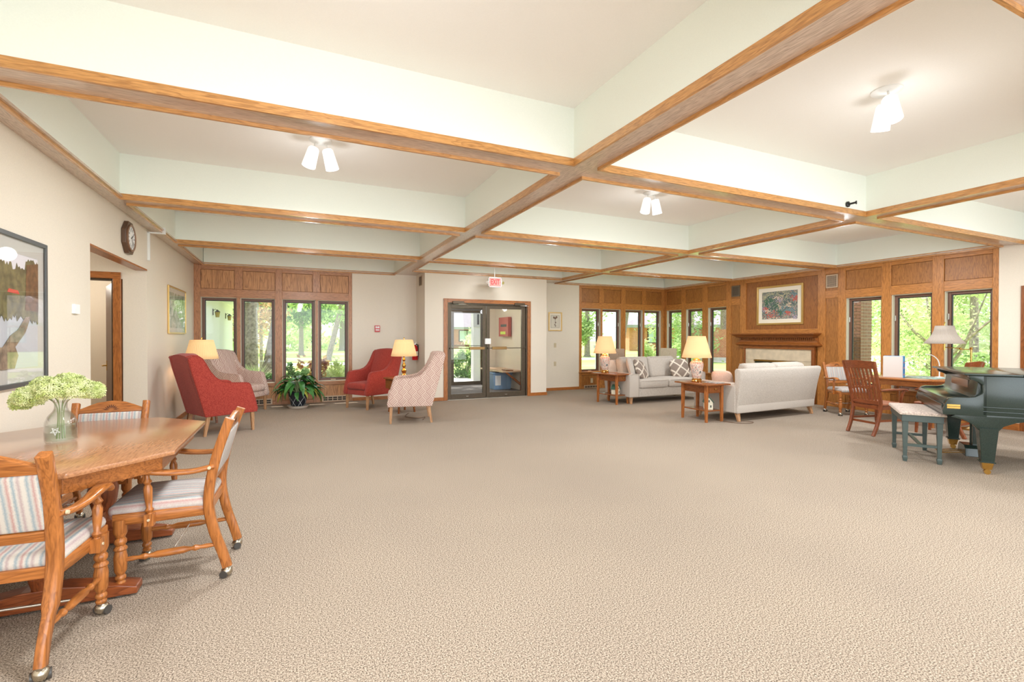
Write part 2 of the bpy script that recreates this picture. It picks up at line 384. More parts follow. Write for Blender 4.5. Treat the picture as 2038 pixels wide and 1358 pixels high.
# side boards round every coffer
for i, (xa, xb) in enumerate(xs):
    for j, (ya, yb) in enumerate(ys):
        if i == 1 and j == 5: yb = 10.30
        z0, z1, t = Zb, Zb+.0615, .018
        B().box(xa-t, xb+t, ya-t, ya, z0, z1).make('beam_side_board', bmx, cl, smooth=False)
        B().box(xa-t, xb+t, yb, yb+t, z0, z1).make('beam_side_board', bmx, cl, smooth=False)
        B().box(xa-t, xa, ya, yb, z0, z1).make('beam_side_board', bmy, cl, smooth=False)
        B().box(xb, xb+t, ya, yb, z0, z1).make('beam_side_board', bmy, cl, smooth=False)

# left wall with the opening to the side lobby
OA, OB, OZ = 5.865, 7.83, 2.285
wl = B().box(XL-.12, XL, -5, OA, 0, ZS+.1).box(XL-.12, XL, OA, OB, OZ+.02, ZS+.1).box(XL-.12, XL, OB, 11.2, 0, ZS+.1).make('wall_left', wallp, smooth=False); wl['kind'] = 'structure'
B().box(XL-.125, XL+.003, OA, OB, OZ, OZ+.02).make('header_board', oak('y', **CH), wl, smooth=False)
al = B().box(-4.6, XL-.12, OB, OB+.12, 2.165, 2.7).box(-2.03, XL-.12, OB, OB+.12, 0, 2.165).box(-4.6, -3.02, OB, OB+.12, 0, 2.165) \
    .box(-4.7, -4.6, 5.2, 10.6, 0, 2.7).box(-4.6, XL-.12, 5.5, 5.62, 0, 2.7).box(-4.6, XL-.12, 5.5, 10.6, 2.6, 2.7).box(-4.6, XL-.12, 10.5, 10.6, 0, 2.6).box(XL-.14, XL-.12, OB+.12, 10.5, 0, 2.6).make('wall_lobby', wallp, smooth=False); al['kind'] = 'structure'
light('POINT', (-3.2, 6.8, 2.3), 14, (1, .93, .82), .15, name='lobby_lamp')
light('POINT', (-3.2, 9.3, 2.3), 26, (1, .93, .82), .15, name='side_room_lamp')
d3 = struct('door_2')
of = oak('z', **CH); ofx = oak('x', **CH)
B().box(-2.13, -2.045, OB-.02, OB+.14, 0, 2.165).make('jamb', of, d3, bevel=.004, smooth=False)
B().box(-3.02, -2.935, OB-.02, OB+.14, 0, 2.165).make('jamb', of, d3, bevel=.004, smooth=False)
B().box(-3.02, -2.045, OB-.02, OB+.14, 2.165, 2.25).make('head', ofx, d3, bevel=.004, smooth=False)
B().box(-2.155, -2.13, OB+.03, OB+.1, 0, 2.14).box(-2.935, -2.155, OB+.03, OB+.1, 2.14, 2.165).make('door_stop', dark_bronze, d3, smooth=False)
Md = Mt((-2.145, OB+.14, 0), rz=R(111))
leaf = B().box(0, .80, -.022, .022, .01, 2.13, Md).make('door_leaf', oak('z', key='dark_door', base=(112, 70, 44), dark=(70, 40, 26), rough=.35), d3, smooth=False)
for z in (.25, 1.1, 1.9): B().box(-.02, .03, .02, .03, z, z+.1, Md).make('hinge', brass, leaf, smooth=False)
B().cyl((.73, .02, 1.0), (.73, .08, 1.0), .01, M=Md).cyl((.73, .075, 1.0), (.62, .075, 1.0), .009, M=Md).box(.70, .76, .022, .028, .93, 1.07, Md).make('lever_handle', brass, leaf)

def baseboard(name, boxes, ax):
    b = B()
    for q in boxes: b.box(*q)
    o = b.make(name, oak(ax, **CH), smooth=False, bevel=.004); o['kind'] = 'structure'
baseboard('baseboard_left', [(XL, XL+.015, -5, OA, 0, .075), (XL, XL+.015, OB, YW-.02, 0, .075)], 'y')
baseboard('baseboard_lobby', [(-2.045, XL-.0, OB-.015, OB, 0, .075)], 'x')
baseboard('baseboard_far', [(1.18, 2.6, YW-.03, YW-.015, 0, .075), (5.63, 7.05, YW-.03, YW-.015, 0, .075)], 'x')
baseboard('baseboard_entry', [(2.59, 3.03, YD-.015, YD, 0, .075), (5.187, 5.635, YD-.015, YD, 0, .075)], 'x')
baseboard('baseboard_right', [(XR-.03, XR-.01, -5, 2.35, 0, .075), (XR-.03, XR-.01, 3.43, 3.68, 0, .11)], 'y')

# far wall: plain stretches and entrance bump
YB = 11.105
wf = B().box(1.18, 2.7, YB, YB+.25, 0, ZS+.1).box(5.5, 7.05, YB, YB+.25, 0, ZS+.1).make('wall_far', wallp, smooth=False); wf['kind'] = 'structure'
we = B().box(2.609, 3.12, YD, YD+.16, 0, ZS+.1).box(5.10, 5.62, YD, YD+.16, 0, ZS+.1).box(3.12, 5.10, YD, YD+.16, 2.17, ZS+.1) \
    .box(2.609, 2.76, YD+.16, YB+.1, 0, ZS+.1).box(5.5, 5.62, YD+.16, YB+.1, 0, ZS+.1).make('wall_entry', wallp, smooth=False); we['kind'] = 'structure'

# generic panelled wall with windows
GW = [0]; gapm = plain('panel_gap', srgb(112, 70, 38), .8)
def panelling(name, T, stiles, thin, bays, upper, lower, mats, ax, top=ZS+.06, vents=(), winframe=win_brown):
    """T(u0,u1,d0,d1,z0,z1)->box args; d grows outwards. stiles full height; thin: mullions below header"""
    pz, ph, pp = mats
    wob = struct(name)
    def bx(n, u0, u1, d0, d1, z0, z1, m_, par=wob, bev=.004): return B().box(*T(u0, u1, d0, d1, z0, z1)).make(n, m_, par, smooth=False, bevel=bev)
    for a, b in stiles: bx('stile', a, b, 0, .16, 0, top, pz)
    for a, b in upper:
        bx('panel', a+.005, b-.005, .014, .027, 2.373, 2.740, pp, bev=.002)
        bx('rail', a, b, 0, .16, 2.745, top, ph); bx('backing', a, b, .03, .2, 2.368, 2.745, gapm, bev=0)
    for a, b in lower:
        bx('rail', a, b, 0, .03, .375, .45, ph); bx('panel', a+.005, b-.005, .014, .027, .080, .370, pp, bev=.002); bx('rail', a, b, 0, .03, 0, .075, ph)
        bx('backing', a, b, .03, .2, 0, .45, gapm, bev=0)
    for (a, b) in bays:
        bx('header_rail', a-.0, b+.0, 0, .2, 2.20, 2.368, ph)
    return wob, bx
def window(T, u0, u1, z0=.455, z1=2.2, crank=True, latch=None, rec=.1, hinge=0):
    GW[0] += 1
    wo = struct('window_%d' % GW[0])
    def bx(n, a, b, d0, d1, za, zb, m_, par=wo, bev=.003): return B().box(*T(a, b, d0, d1, za, zb)).make(n, m_, par, smooth=False, bevel=bev)
    lip = .012
    fr = B()
    for q in ((u0, u0+lip, .03, .2, z0, z1), (u1-lip, u1, .03, .2, z0, z1), (u0+lip, u1-lip, .03, .2, z1-lip, z1), (u0+lip, u1-lip, .03, .2, z0-.003, z0+lip)): fr.box(*T(*q))
    fr.make('jamb_lining', jamb_cream, wo, smooth=False)
    s = B(); a, b, k = u0+lip, u1-lip, .046; za, zb = z0+lip, z1-lip
    for q in ((a, a+k, rec, rec+.07, za, zb), (b-k, b, rec, rec+.07, za, zb), (a+k, b-k, rec, rec+.07, zb-k, zb), (a+k, b-k, rec, rec+.07, za, za+k)): s.box(*T(*q))
    s.make('sash', win_brown, wo, smooth=False, bevel=.006)
    s = B(); k2 = .012
    a2, b2, c2, d2 = a+k, b-k, za+k, zb-k
    for q in ((a2, a2+k2, rec+.02, rec+.05, c2, d2), (b2-k2, b2, rec+.02, rec+.05, c2, d2), (a2+k2, b2-k2, rec+.02, rec+.05, d2-k2, d2), (a2+k2, b2-k2, rec+.02, rec+.05, c2, c2+k2)): s.box(*T(*q))
    s.make('glazing_bead', black, wo, smooth=False)
    bx('pane', a2, b2, rec+.033, rec+.037, c2, d2, glass, bev=0)
    if crank:
        um = (a2+b2)/2
        bx('crank_handle', um-.05, um+.05, rec-.03, rec, za+.005, za+.025, vent_m)
    if latch is not None:
        ul = a+.02 if latch == 0 else b-.02
        bx('latch', ul-.01, ul+.01, rec-.025, rec, 1.72, 1.82, chrome)
    return wo
def register(T, u0, u1, z0, z1, par, label=None):
    r_ = B().box(*T(u0, u1, -.012, 0, z0, z1)).make('floor_register', vent_m, par, smooth=False, bevel=.004)
    h = B(); n = 5
    for i in range(n):
        for j in range(2):
            a = u0+.02+(u1-u0-.04)*(i+.08)/n; b = u0+.02+(u1-u0-.04)*(i+.92)/n
            zz0 = z0+.02+(z1-z0-.04)*(j+.12)/2; zz1 = z0+.02+(z1-z0-.04)*(j+.88)/2
            h.box(*T(a, b, -.0135, -.012, zz0, zz1))
    h.make('slots', vent_hole, r_, smooth=False)
    return r_
Tf = lambda u0, u1, d0, d1, z0, z1: (u0, u1, YW+d0, YW+d1, z0, z1)
Tr = lambda u0, u1, d0, d1, z0, z1: (XR+d0, XR+d1, u0, u1, z0, z1)
mf = (oak('z', **PAN), oak('x', **PAN), oak('z', key='panel_oak', base=(204, 148, 98), dark=(138, 88, 52), rough=.45, scale=.55))
mr = (oak('z', **PANR), oak('x', **PANR), oak('z', key='panel_oak_dark', base=(174, 114, 54), dark=(118, 72, 28), rough=.42))
mry = (mr[0], oak('y', **PANR), mr[2])
# far left group
wg, bx = panelling('wall_far_window_left', Tf, [(-1.77, -1.657), (-.343, -.21), (1.108, 1.18)], [], [(-1.657, -.343), (-.21, 1.108)],
    [(-1.657, -1.077), (-.932, -.343), (-.21, .379), (.526, 1.108)], [(-1.657, -1.077), (-.932, -.343), (-.21, .379), (.526, 1.108)], mf, 'x')
for a, b, c, d in ((-1.077, -.932, -1.036, -.974), (.379, .526, .431, .481)):
    bx('stile', a, b, 0, .16, 2.368, ZS+.06, mf[0]); bx('stile', a, b, 0, .16, 0, .45, mf[0]); bx('mullion', c, d, 0, .16, .45, 2.2, mf[0])
for a, b in ((-1.657, -1.036), (-.974, -.343), (-.21, .431), (.481, 1.108)): window(Tf, a, b)
register(Tf, .56, 1.09, .01, .135, wg); register(Tf, -1.0, -.4, .01, .135, wg)
# far right group
wg2, bx = panelling('wall_far_window_right', Tf, [(7.05, 7.145), (8.459, 8.612), (9.92, 10.06)], [], [(7.145, 8.459), (8.612, 9.92)],
    [(7.145, 7.712), (7.863, 8.459), (8.612, 9.194), (9.346, 9.92)], [(7.145, 7.712), (7.863, 8.459), (8.612, 9.194), (9.346, 9.92)], mr, 'x')
for a, b, c, d in ((7.712, 7.863, 7.773, 7.825), (9.194, 9.346, 9.243, 9.29)):
    bx('stile', a, b, 0, .16, 2.368, ZS+.06, mr[0]); bx('stile', a, b, 0, .16, 0, .45, mr[0]); bx('mullion', c, d, 0, .16, .45, 2.2, mr[0])
for i, (a, b) in enumerate(((7.145, 7.773), (7.825, 8.459), (8.612, 9.243), (9.29, 9.92))): window(Tf, a, b, latch=1)
bx('sill_board', 7.04, 9.95, -.05, .1, .45, .47, oak('x', **PANR))
register(Tf, 7.22, 7.68, .01, .10, wg2)
o = B().box(*Tf(7.44, 7.51, -.006, .014, .155, .285)).make('outlet_plate', beige_pl, wg2, bevel=.003, smooth=False)
# right wall
st = [(11.046, 11.2), (10.281, 10.439), (9.491, 9.668), (8.727, 8.88), (8.30, 8.462), (6.375, 6.536), (5.978, 6.118), (5.176, 5.334), (4.385, 4.549), (3.688, 3.762)]
bays = [(10.439, 11.046), (9.668, 10.281), (8.88, 9.491), (5.334, 5.978), (4.549, 5.176), (3.762, 4.385)]
wr, bx = panelling('wall_right_panelled', Tr, st, [], bays, bays, bays, mry, 'y')
for i, (a, b) in enumerate(bays): window(Tr, a, b, latch=1)
bx('sill_board', 3.75, 5.98, -.05, .1, .45, .47, oak('y', **PANR)); bx('sill_board', 8.87, 11.05, -.05, .1, .45, .47, oak('y', **PANR))
for a, b in ((8.462, 8.727), (6.118, 6.375)):   # narrow bays with grilles
    bx('rail', a, b, 0, .1, 2.72, ZS+.06, mry[1]); bx('panel', a, b, .014, .1, 2.376, 2.72, mry[2], bev=0); bx('rail', a, b, 0, .1, 2.222, 2.376, mry[1])
    bx('panel', a, b, .014, .1, .075, 2.222, mry[2], bev=0); bx('rail', a, b, 0, .1, 0, .075, mry[1])
    g = bx('air_grille', a+.01, b-.01, -.008, .014, 2.43, 2.70, plain('bronze_grille_frame', srgb(120, 104, 84), .4, .4) if a > 8 else vent_m)
    h = B()
    for i in range(9):
        for j in range(10):
            h.box(*Tr(a+.035+.0215*i, a+.035+.0215*i+.015, -.0095, -.008, 2.455+.0225*j, 2.455+.0225*j+.015))
    h.make('slots', vent_hole, g, smooth=False)
# chimney breast panel
bx('rail', 6.536, 8.30, 0, .1, 2.73, ZS+.06, mry[1]); bx('panel', 6.536, 8.30, .03, .1, 1.60, 2.73, oak('z', key='breast_oak', base=(160, 100, 46), dark=(116, 68, 28), rough=.45, scale=.8), bev=0); bx('rail', 6.536, 8.30, 0, .1, 1.50, 1.60, mry[1])
bx('panel', 6.536, 8.30, .02, .1, 0, 1.5, mry[2], bev=0)
# plain right wall nearer the camera
wn = B().box(XR, XR+.2, -5, 2.42, 0, ZS+.1).box(XR, XR+.2, 3.36, 3.688, 0, ZS+.1).box(XR, XR+.2, 2.42, 3.36, 2.12, ZS+.1).make('wall_right', wallp, smooth=False); wn['kind'] = 'structure'
d4 = struct('door_3')
B().box(XR-.02, XR+.12, 2.36, 2.44, 0, 2.2).box(XR-.02, XR+.12, 3.35, 3.43, 0, 2.2).box(XR-.02, XR+.12, 2.44, 3.35, 2.12, 2.2).make('frame', oak('z', **ET), d4, smooth=False, bevel=.004)
B().box(XR+.04, XR+.09, 2.44, 3.35, 0, 2.12).make('door_leaf', oak('z', **ET), d4, smooth=False)

# fireplace: mantel shelf, bed mould, surround, stone slips, firebox
fp = thing('fireplace', 'oak fireplace with dentil mantel shelf and beige stone surround between the window bays', 'fireplace', (XR, 7.42, 0))
mo = oak('y', key='mantel_oak', base=(158, 94, 42), dark=(104, 58, 22), rough=.35)
W0, W1 = -.966, 1.13          # mantel ends
pr = [(0, 1.505), (-.235, 1.505), (-.235, 1.485), (-.215, 1.470), (-.19, 1.445), (-.165, 1.43), (-.165, 1.42), (0, 1.42)]
def mould(name, pf, y0, y1):   # (projection, z) profile with mitred returns at both ends
    B().rings([[(.02, y0-d, z), (-d, y0-d, z), (-d, y1+d, z), (.02, y1+d, z)] for d, z in pf]).make(name, mo, fp, angle=20)
mould('mantel_shelf', [(.12, 1.405), (.15, 1.415), (.15, 1.43), (.165, 1.44), (.20, 1.462), (.225, 1.48), (.225, 1.487), (.245, 1.487), (.245, 1.508), (.0, 1.508)], -.725, .89)
mould('frieze', [(.06, 1.335), (.06, 1.41)], -.86, .94)
for i in range(42):
    y = -.90+i*.0447
    if i == 0: dm = B().box(-.085, -.06, 0, .026, 1.352, 1.398).make('dentil', mo, fp, smooth=False); dm.location = (0, y, 0)
    else:
        q = dm.copy(); COL.objects.link(q); q.parent = fp; q.location = (0, y, 0)
mould('bed_mould', [(.075, 1.215), (.10, 1.222), (.128, 1.238), (.132, 1.255), (.118, 1.272), (.095, 1.285), (.075, 1.30), (.062, 1.32), (.06, 1.337)], -.86, .94)
B().box(-.075, 0, -.86, .90, 1.15, 1.225).make('surround_head', mo, fp, smooth=False, bevel=.006)
for a, b in ((-.86, -.80), (.84, .90)):
    j = B().box(-.075, 0, a, b, 0, 1.15).make('surround_leg', oak('z', key='mantel_oak', base=(150, 86, 40), dark=(98, 50, 20)), fp, smooth=False, bevel=.006)
for i in range(14):
    z = .78+i*.026
    B().box(-.08, -.075, .862, .878, z, z+.013).make('bead', gold, j, smooth=False)
stone = plain('travertine', srgb(214, 196, 168), .35, noise=.1, nscale=7)
B().box(-.045, 0, -.80, -.43, 0, .89).make('stone_slip', stone, fp, smooth=False, bevel=.002)
B().box(-.045, 0, .60, .84, 0, .89).make('stone_slip', stone, fp, smooth=False, bevel=.002)
B().box(-.045, 0, -.80, .84, .893, 1.15).make('stone_slip', stone, fp, smooth=False, bevel=.002)
B().box(-.03, .4, -.42, .59, .0, .885).make('firebox', plain('soot', srgb(60, 62, 40), .7), fp, smooth=False)
B().box(-.06, -.03, -.43, .60, .86, .885).make('brass_trim', brass, fp, smooth=False)

# entrance doors
dd = struct('door_1')
B().box(3.03, 3.12, YD-.02, YD+.18, 0, 2.27).make('casing', oak('z', **CH), dd, smooth=False, bevel=.006)
B().box(5.10, 5.187, YD-.02, YD+.18, 0, 2.27).make('casing', oak('z', **CH), dd, smooth=False, bevel=.006)
B().box(3.12, 5.10, YD-.02, YD+.18, 2.185, 2.27).make('casing', oak('x', **CH), dd, smooth=False, bevel=.006)
B().box(3.12, 3.15, YD+.0, YD+.12, 0, 2.185).box(5.07, 5.10, YD, YD+.12, 0, 2.185).box(3.15, 5.07, YD, YD+.12, 2.15, 2.185).make('frame', dark_bronze, dd, smooth=False, bevel=.004)
B().box(3.12, 5.1, YD-.02, YD+.16, 0, .012).make('threshold', plain('aluminium', srgb(190, 182, 168), .35, .8), dd, smooth=False)
for k, (a, b, ga, gb) in enumerate(((3.155, 4.05, 3.215, 3.975), (4.065, 5.065, 4.145, 4.965))):
    lf = B().box(a, ga, YD+.03, YD+.08, .014, 2.145).box(gb, b, YD+.03, YD+.08, .014, 2.145).box(ga, gb, YD+.03, YD+.08, .014, .13).box(ga, gb, YD+.03, YD+.08, 2.07, 2.145).make('door_leaf', dark_bronze, dd, smooth=False, bevel=.005)
    B().box(ga, gb, YD+.053, YD+.057, .13, 2.07).make('pane', glass, lf, smooth=False)
    hb = B().box(a+.02, b-.02, YD-.03, YD-.018, 1.148, 1.166).box(a+.02, a+.05, YD-.018, YD+.03, 1.14, 1.175).box(b-.05, b-.02, YD-.018, YD+.03, 1.14, 1.175).make('crash_bar', dark_bronze, lf, smooth=False)
    pa, pb = ((3.63, 3.99), (4.18, 4.545))[k]
    B().box(pa, pb, YD-.05, YD-.005, 1.125, 1.19).make('push_pad', plain('bronze_pad', srgb(150, 118, 74), .35, .7), hb, smooth=False, bevel=.006)
    cx = (3.36, 4.88)[k]
    B().box(cx-.13, cx+.13, YD-.06, YD-.02, 2.155, 2.215).make('door_closer', dark_bronze, lf, smooth=False, bevel=.006)
    B().tube([(cx, YD-.07, 2.15), (cx+.12, YD-.16, 2.145), (cx+.22, YD-.06, 2.14)], .008).make('closer_arm', chrome, lf)
    B().box((ga+gb)/2-.03, (ga+gb)/2+.03, YD+.02, YD+.03, .06, .075).make('kick_label', chrome, lf, smooth=False)
tag(B().box(4.01, 4.15, YD-.03, YD+.03, 1.25, 1.38).box(4.03, 4.1, YD-.036, YD-.03, 1.27, 1.36).make('door_lock_box', white, smooth=False, bevel=.006), 'small white lock box at the meeting edge of the glass entrance doors', 'lock')
# vestibule
vs_ = B().box(2.76, 2.9, YD+.16, 13.4, 0, 2.7).box(5.5, 5.62, YB+.1, 13.4, 0, 2.7).box(2.76, 5.62, YD+.16, 13.4, 2.45, 2.7).box(5.16, 5.5, 13.28, 13.4, 0, 2.5).box(2.76, 3.0, 13.28, 13.4, 0, 2.5).box(3.0, 5.16, 13.28, 13.4, 2.27, 2.5).make('wall_vestibule', wallp, smooth=False); vs_['kind'] = 'structure'
vf = B().box(2.76, 5.62, 11.4, 13.4, -.1, 0).make('floor_vestibule', plain('grey_mat', srgb(112, 108, 106), .95, noise=.15, nscale=200), smooth=False); vf['kind'] = 'structure'
light('POINT', (4.0, 12.0, 2.2), 22, (1, .97, .92), .2, name='vestibule_lamp')
d2 = struct('door_4')
B().box(3.0, 3.1, 13.25, 13.33, 0, 2.27).box(5.06, 5.16, 13.25, 13.33, 0, 2.27).box(3.1, 5.06, 13.25, 13.33, 2.2, 2.27).make('frame', dark_bronze, d2, smooth=False, bevel=.005)
for a, b in ((3.1, 4.10), (4.12, 5.10)):
    lf = B().box(a, a+.08, 13.26, 13.31, .01, 2.2).box(b-.08, b, 13.26, 13.31, .01, 2.2).box(a+.08, b-.08, 13.26, 13.31, .01, .12).box(a+.08, b-.08, 13.26, 13.31, 2.11, 2.2).make('door_leaf', dark_bronze, d2, smooth=False, bevel=.005)
    B().box(a+.08, b-.08, 13.283, 13.287, .12, 2.11).make('pane', glass, lf, smooth=False)
    hb = B().box(a+.03, b-.03, 13.22, 13.235, 1.15, 1.168).box(a+.03, a+.06, 13.235, 13.26, 1.14, 1.17).box(b-.06, b-.03, 13.235, 13.26, 1.14, 1.17).make('crash_bar', dark_bronze, lf, smooth=False)
    B().box(a+.1, a+.52, 13.2, 13.24, 1.13, 1.19).make('push_pad', MATS['bronze_pad'], hb, smooth=False)
# ------------------------------------------------------------- furniture builders
def caster(par, x, y, z=.06, rz=0, r=.026):
    M_ = Mt((x, y, 0), rz=rz)
    c = B().cyl((0, 0, .05), (0, 0, z+.01), .008, M=M_).cyl((0, 0, z-.01), (0, 0, z+.004), .017, M=M_).sphere((.0, .004, .032), .031, 14, 8, M_).make('caster', plain('steel_caster', srgb(190, 182, 165), .25, 1), par)
    B().cyl((-.033, .008, .023), (-.02, .008, .023), .0215, n=14, M=M_).cyl((.02, .008, .023), (.033, .008, .023), .0215, n=14, M=M_).make('wheel', plain('dark_wheel', srgb(70, 66, 62), .4), c)
TURN = [(.017, 0), (.02, .03), (.014, .06), (.021, .09), (.021, .12), (.015, .15), (.024, .22), (.026, .42), (.021, .52), (.026, .54), (.026, .56), (.017, .60), (.024, .64), (.024, .68), (.017, .72), (.027, .80), (.027, 1)]
STRC = [(.009, 0), (.012, .12), (.009, .18), (.016, .24), (.009, .28), (.017, .36), (.018, .5), (.017, .64), (.009, .72), (.016, .76), (.009, .82), (.012, .88), (.009, 1)]
APOST = [(.02, 0), (.02, .18), (.013, .22), (.022, .28), (.014, .33), (.019, .5), (.022, .72), (.014, .80), (.022, .85), (.012, .92), (.012, 1)]
def captain_chair(label, group=None):
    t = thing('captain_chair', label, 'chair', group=group)
    o, ox, oy = oak('z', **CH), oak('x', **CH), oak('y', **CH)
    # faces +y; origin between the rear feet
    prof = [(.209, -.03, .06), (.209, -.005, .15), (.214, .035, .28), (.218, .06, .42), (.221, .055, .55), (.226, .02, .72), (.231, -.03, .88), (.232, -.05, .935)]
    for s in (-1, 1):
        B().sweep(bez([(s*x, y, z) for x, y, z in prof], 4), .05, [.034]*8+[.05]*12+[.045]*9, (0, 1, 0), sq=.25).make('back_post', o, t, angle=50)
        caster(t, s*.209, -.03, rz=R(20*s))
        B().lathe([(r_*1.22, t_) for r_, t_ in TURN], (s*.225, .475, .06), (s*.225, .475, .415), 12).make('front_leg', o, t)
        caster(t, s*.225, .475, rz=R(-25*s))
        B().sweep([(s*.218, .07, .415), (s*.232, .3, .415), (s*.232, .505, .415)], .022, .062, (1, 0, 0)).make('side_rail', oy, t, angle=50)
        B().lathe([(r_*1.15, t_) for r_, t_ in STRC], (s*.212, .02, .20), (s*.224, .475, .19), 10).make('stretcher', oy, t)
        B().lathe(APOST, (s*.262, .33, .385), (s*.262, .345, .655), 10).box(s*.262-.022, s*.262+.022, .31, .355, .375, .44).make('arm_post', o, t)
        B().cyl((s*.28, .333, .41), (s*.288, .333, .41), .007).make('screw_cap', beige_pl, t)
        arm = bez([(s*.240, .03, .665), (s*.252, .13, .650), (s*.262, .24, .655), (s*.266, .34, .672), (s*.262, .42, .668), (s*.258, .455, .645)], 4)
        n = len(arm); a_ = B().sweep(arm, [.034+.03*min(1, i/(n*.6)) for i in range(n)], .028, (1, 0, 0), sq=.6).make('arm', oy, t, angle=55)
        B().cyl((s*.262, .05, .663), (s*.272, .05, .663), .009).make('arm_button', beige_pl, a_)
    B().sweep([(-.22, .50, .415), (0, .515, .415), (.22, .50, .415)], .022, .062, (0, 1, 0)).make('front_rail', ox, t, angle=50)
    B().box(-.2, .2, .05, .072, .39, .44).make('rear_rail', ox, t, bevel=.004, smooth=False)
    B().cyl((-.22, .24, .20), (.22, .24, .20), .006).make('cross_rod', chrome, t)
    B().rbox(-.235, .235, .06, .535, .425, .490, .03, crown=.022).make('seat_cushion', stripe_x, t)
    # back: lower rail, padded panel, scrolled crest with carved rays
    def Mb(z):  # lean of the back at height z
        return .055+(z-.55)*(-.27)
    th = math.atan(.27)
    Mx = Mt((0, .058, .55), rx=th)
    B().rbox(-.222, .222, -.014, .014, .0, .05, .008, Mx).make('lower_back_rail', ox, t)
    B().rbox(-.212, .212, -.02, .022, .055, .315, .016, Mx).make('back_panel', stripe_x, t)
    top = [(-.225, .315), (.225, .315), (.225, .345), (.2, .352), (.15, .375), (.09, .40), (.0, .412), (-.09, .40), (-.15, .375), (-.2, .352), (-.225, .345)]
    cr_ = B().prism(top, -.014, .014, 'xz', Mx).make('crest_rail', ox, t, bevel=.005, angle=50)
    rb = B()
    for side in (-1, 1):
        for k in range(9):
            a = R(12+19.5*k); c = Mx @ Mt((0, side*.0145, .332)) @ Matrix.Rotation(-(a-PI/2), 4, 'Y')
            L_ = .062 if k in (0, 8) else .05
            rb.add([(0, 0, .014), (-.0045, 0, .035), (0, 0, L_), (.0045, 0, .035), (0, side*.0012, .03)], [(0, 1, 4), (1, 2, 4), (2, 3, 4), (3, 0, 4)], c)
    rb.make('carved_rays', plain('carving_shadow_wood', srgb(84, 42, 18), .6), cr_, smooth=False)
    return t

chairB = captain_chair('oak captain chair with striped seat standing at the right side of the dining table', 'captain chairs at the dining table')
chairB.location = (-.41+.03, 3.475, 0); chairB.rotation_euler.z = R(88)
dup(chairB, (-1.150, 2.62, 0), R(-4), 'oak captain chair nearest the camera, its striped back towards us, at the dining table')
dup(chairB, (-1.305, 4.72, 0), R(180), 'oak captain chair tucked in at the far end of the dining table, carved crest showing', .955)
c5 = dup(chairB, (9.4, 5.74, 0), R(152), 'oak captain chair on casters beside the fireplace at the window table')
c5['group'] = 'chairs at the window table'

# dining table
TZ = .785
def octo(cx, cy, wx_, wy_, c1, c2):
    a, b = wx_/2, wy_/2
    return [(cx-a+c1, cy-b), (cx+a-c1, cy-b), (cx+a, cy-b+c2), (cx+a, cy+b-c2), (cx+a-c1, cy+b), (cx-a+c1, cy+b), (cx-a, cy+b-c2), (cx-a, cy-b+c2)]
dt = thing('dining_table', 'large octagonal oak dining table on turned pedestals with a vase of flowers', 'table', (-1.180, 3.70, 0))
toak = oak('y', **TB)
B().prism(octo(0, 0, 1.165, 1.70, .355, .34), TZ-.026, TZ).make('tabletop', toak, dt, bevel=.008, smooth=True, angle=25)
ap = octo(0, 0, 1.03, 1.56, .325, .31); ai = octo(0, 0, .99, 1.52, .315, .30)
for i in range(8):
    j = (i+1) % 8
    B().prism([ap[i], ap[j], ai[j], ai[i]], TZ-.115, TZ-.026).make('apron', oak('x' if i in (0, 4) else 'y', **CH), dt, smooth=False, bevel=.003)
for y in (-.42, .42):
    B().lathe([(.05, .09), (.062, .14), (.07, .17), (.05, .20), (.075, .30), (.085, .38), (.06, .47), (.05, .52), (.065, .56), (.065, .60), (.05, .62), (.05, .67)], (0, y, 0), n=18).make('pedestal', oak('z', **RD), dt)
    poly = [(-.40, .012), (-.40, .05), (-.30, .075), (-.08, .11), (.08, .11), (.30, .075), (.40, .05), (.40, .012)]
    B().prism(poly, y-.055, y+.055, 'xz').make('foot', oak('x', **RD), dt, bevel=.006, smooth=False)
    B().box(-.30, .30, y-.04, y+.04, .65, TZ-.03).make('cleat', oak('x', **RD), dt, smooth=False)
B().box(-.03, .03, -.42, .42, .16, .24).make('stretcher', oak('y', **RD), dt, smooth=False, bevel=.005)

# vase and hydrangeas
clear = None
def real_glass(name):
    m_, t, b = newmat(name); t.nodes.remove(b)
    out = t.nodes['Material Output']; tr = nd(t, 'ShaderNodeBsdfTransparent'); tr.inputs[0].default_value = (.96, .975, .97, 1)
    gl = nd(t, 'ShaderNodeBsdfGlossy'); gl.inputs['Roughness'].default_value = .05
    lw = nd(t, 'ShaderNodeLayerWeight'); lw.inputs[0].default_value = .2
    mx_ = nd(t, 'ShaderNodeMixShader'); t.links.new(lw.outputs['Facing'], mx_.inputs[0]); t.links.new(tr.outputs[0], mx_.inputs[1]); t.links.new(gl.outputs[0], mx_.inputs[2])
    t.links.new(mx_.outputs[0], out.inputs[0]); return m_
vz = thing('glass_vase', 'clear glass milk-bottle vase half full of water on the dining table', 'vase', (-1.262, 3.715, TZ+.001))
B().lathe([(.066, 0), (.074, .012), (.076, .06), (.074, .12), (.06, .155), (.036, .185), (.030, .205), (.030, .235), (.038, .245), (.038, .25), (.034, .25), (.027, .235), (.027, .2), (.033, .18), (.056, .15), (.070, .12), (.072, .06), (.07, .015), (.0, .012)], n=28, cap=False).make('vase_body', real_glass('vase_glass'), vz)
B().lathe([(.069, .014), (.0705, .06), (.070, .10), (.0, .1)], n=24, cap=False).make('water', glass_m('water', (.86, .92, .86, 1)), vz)
emb = B()
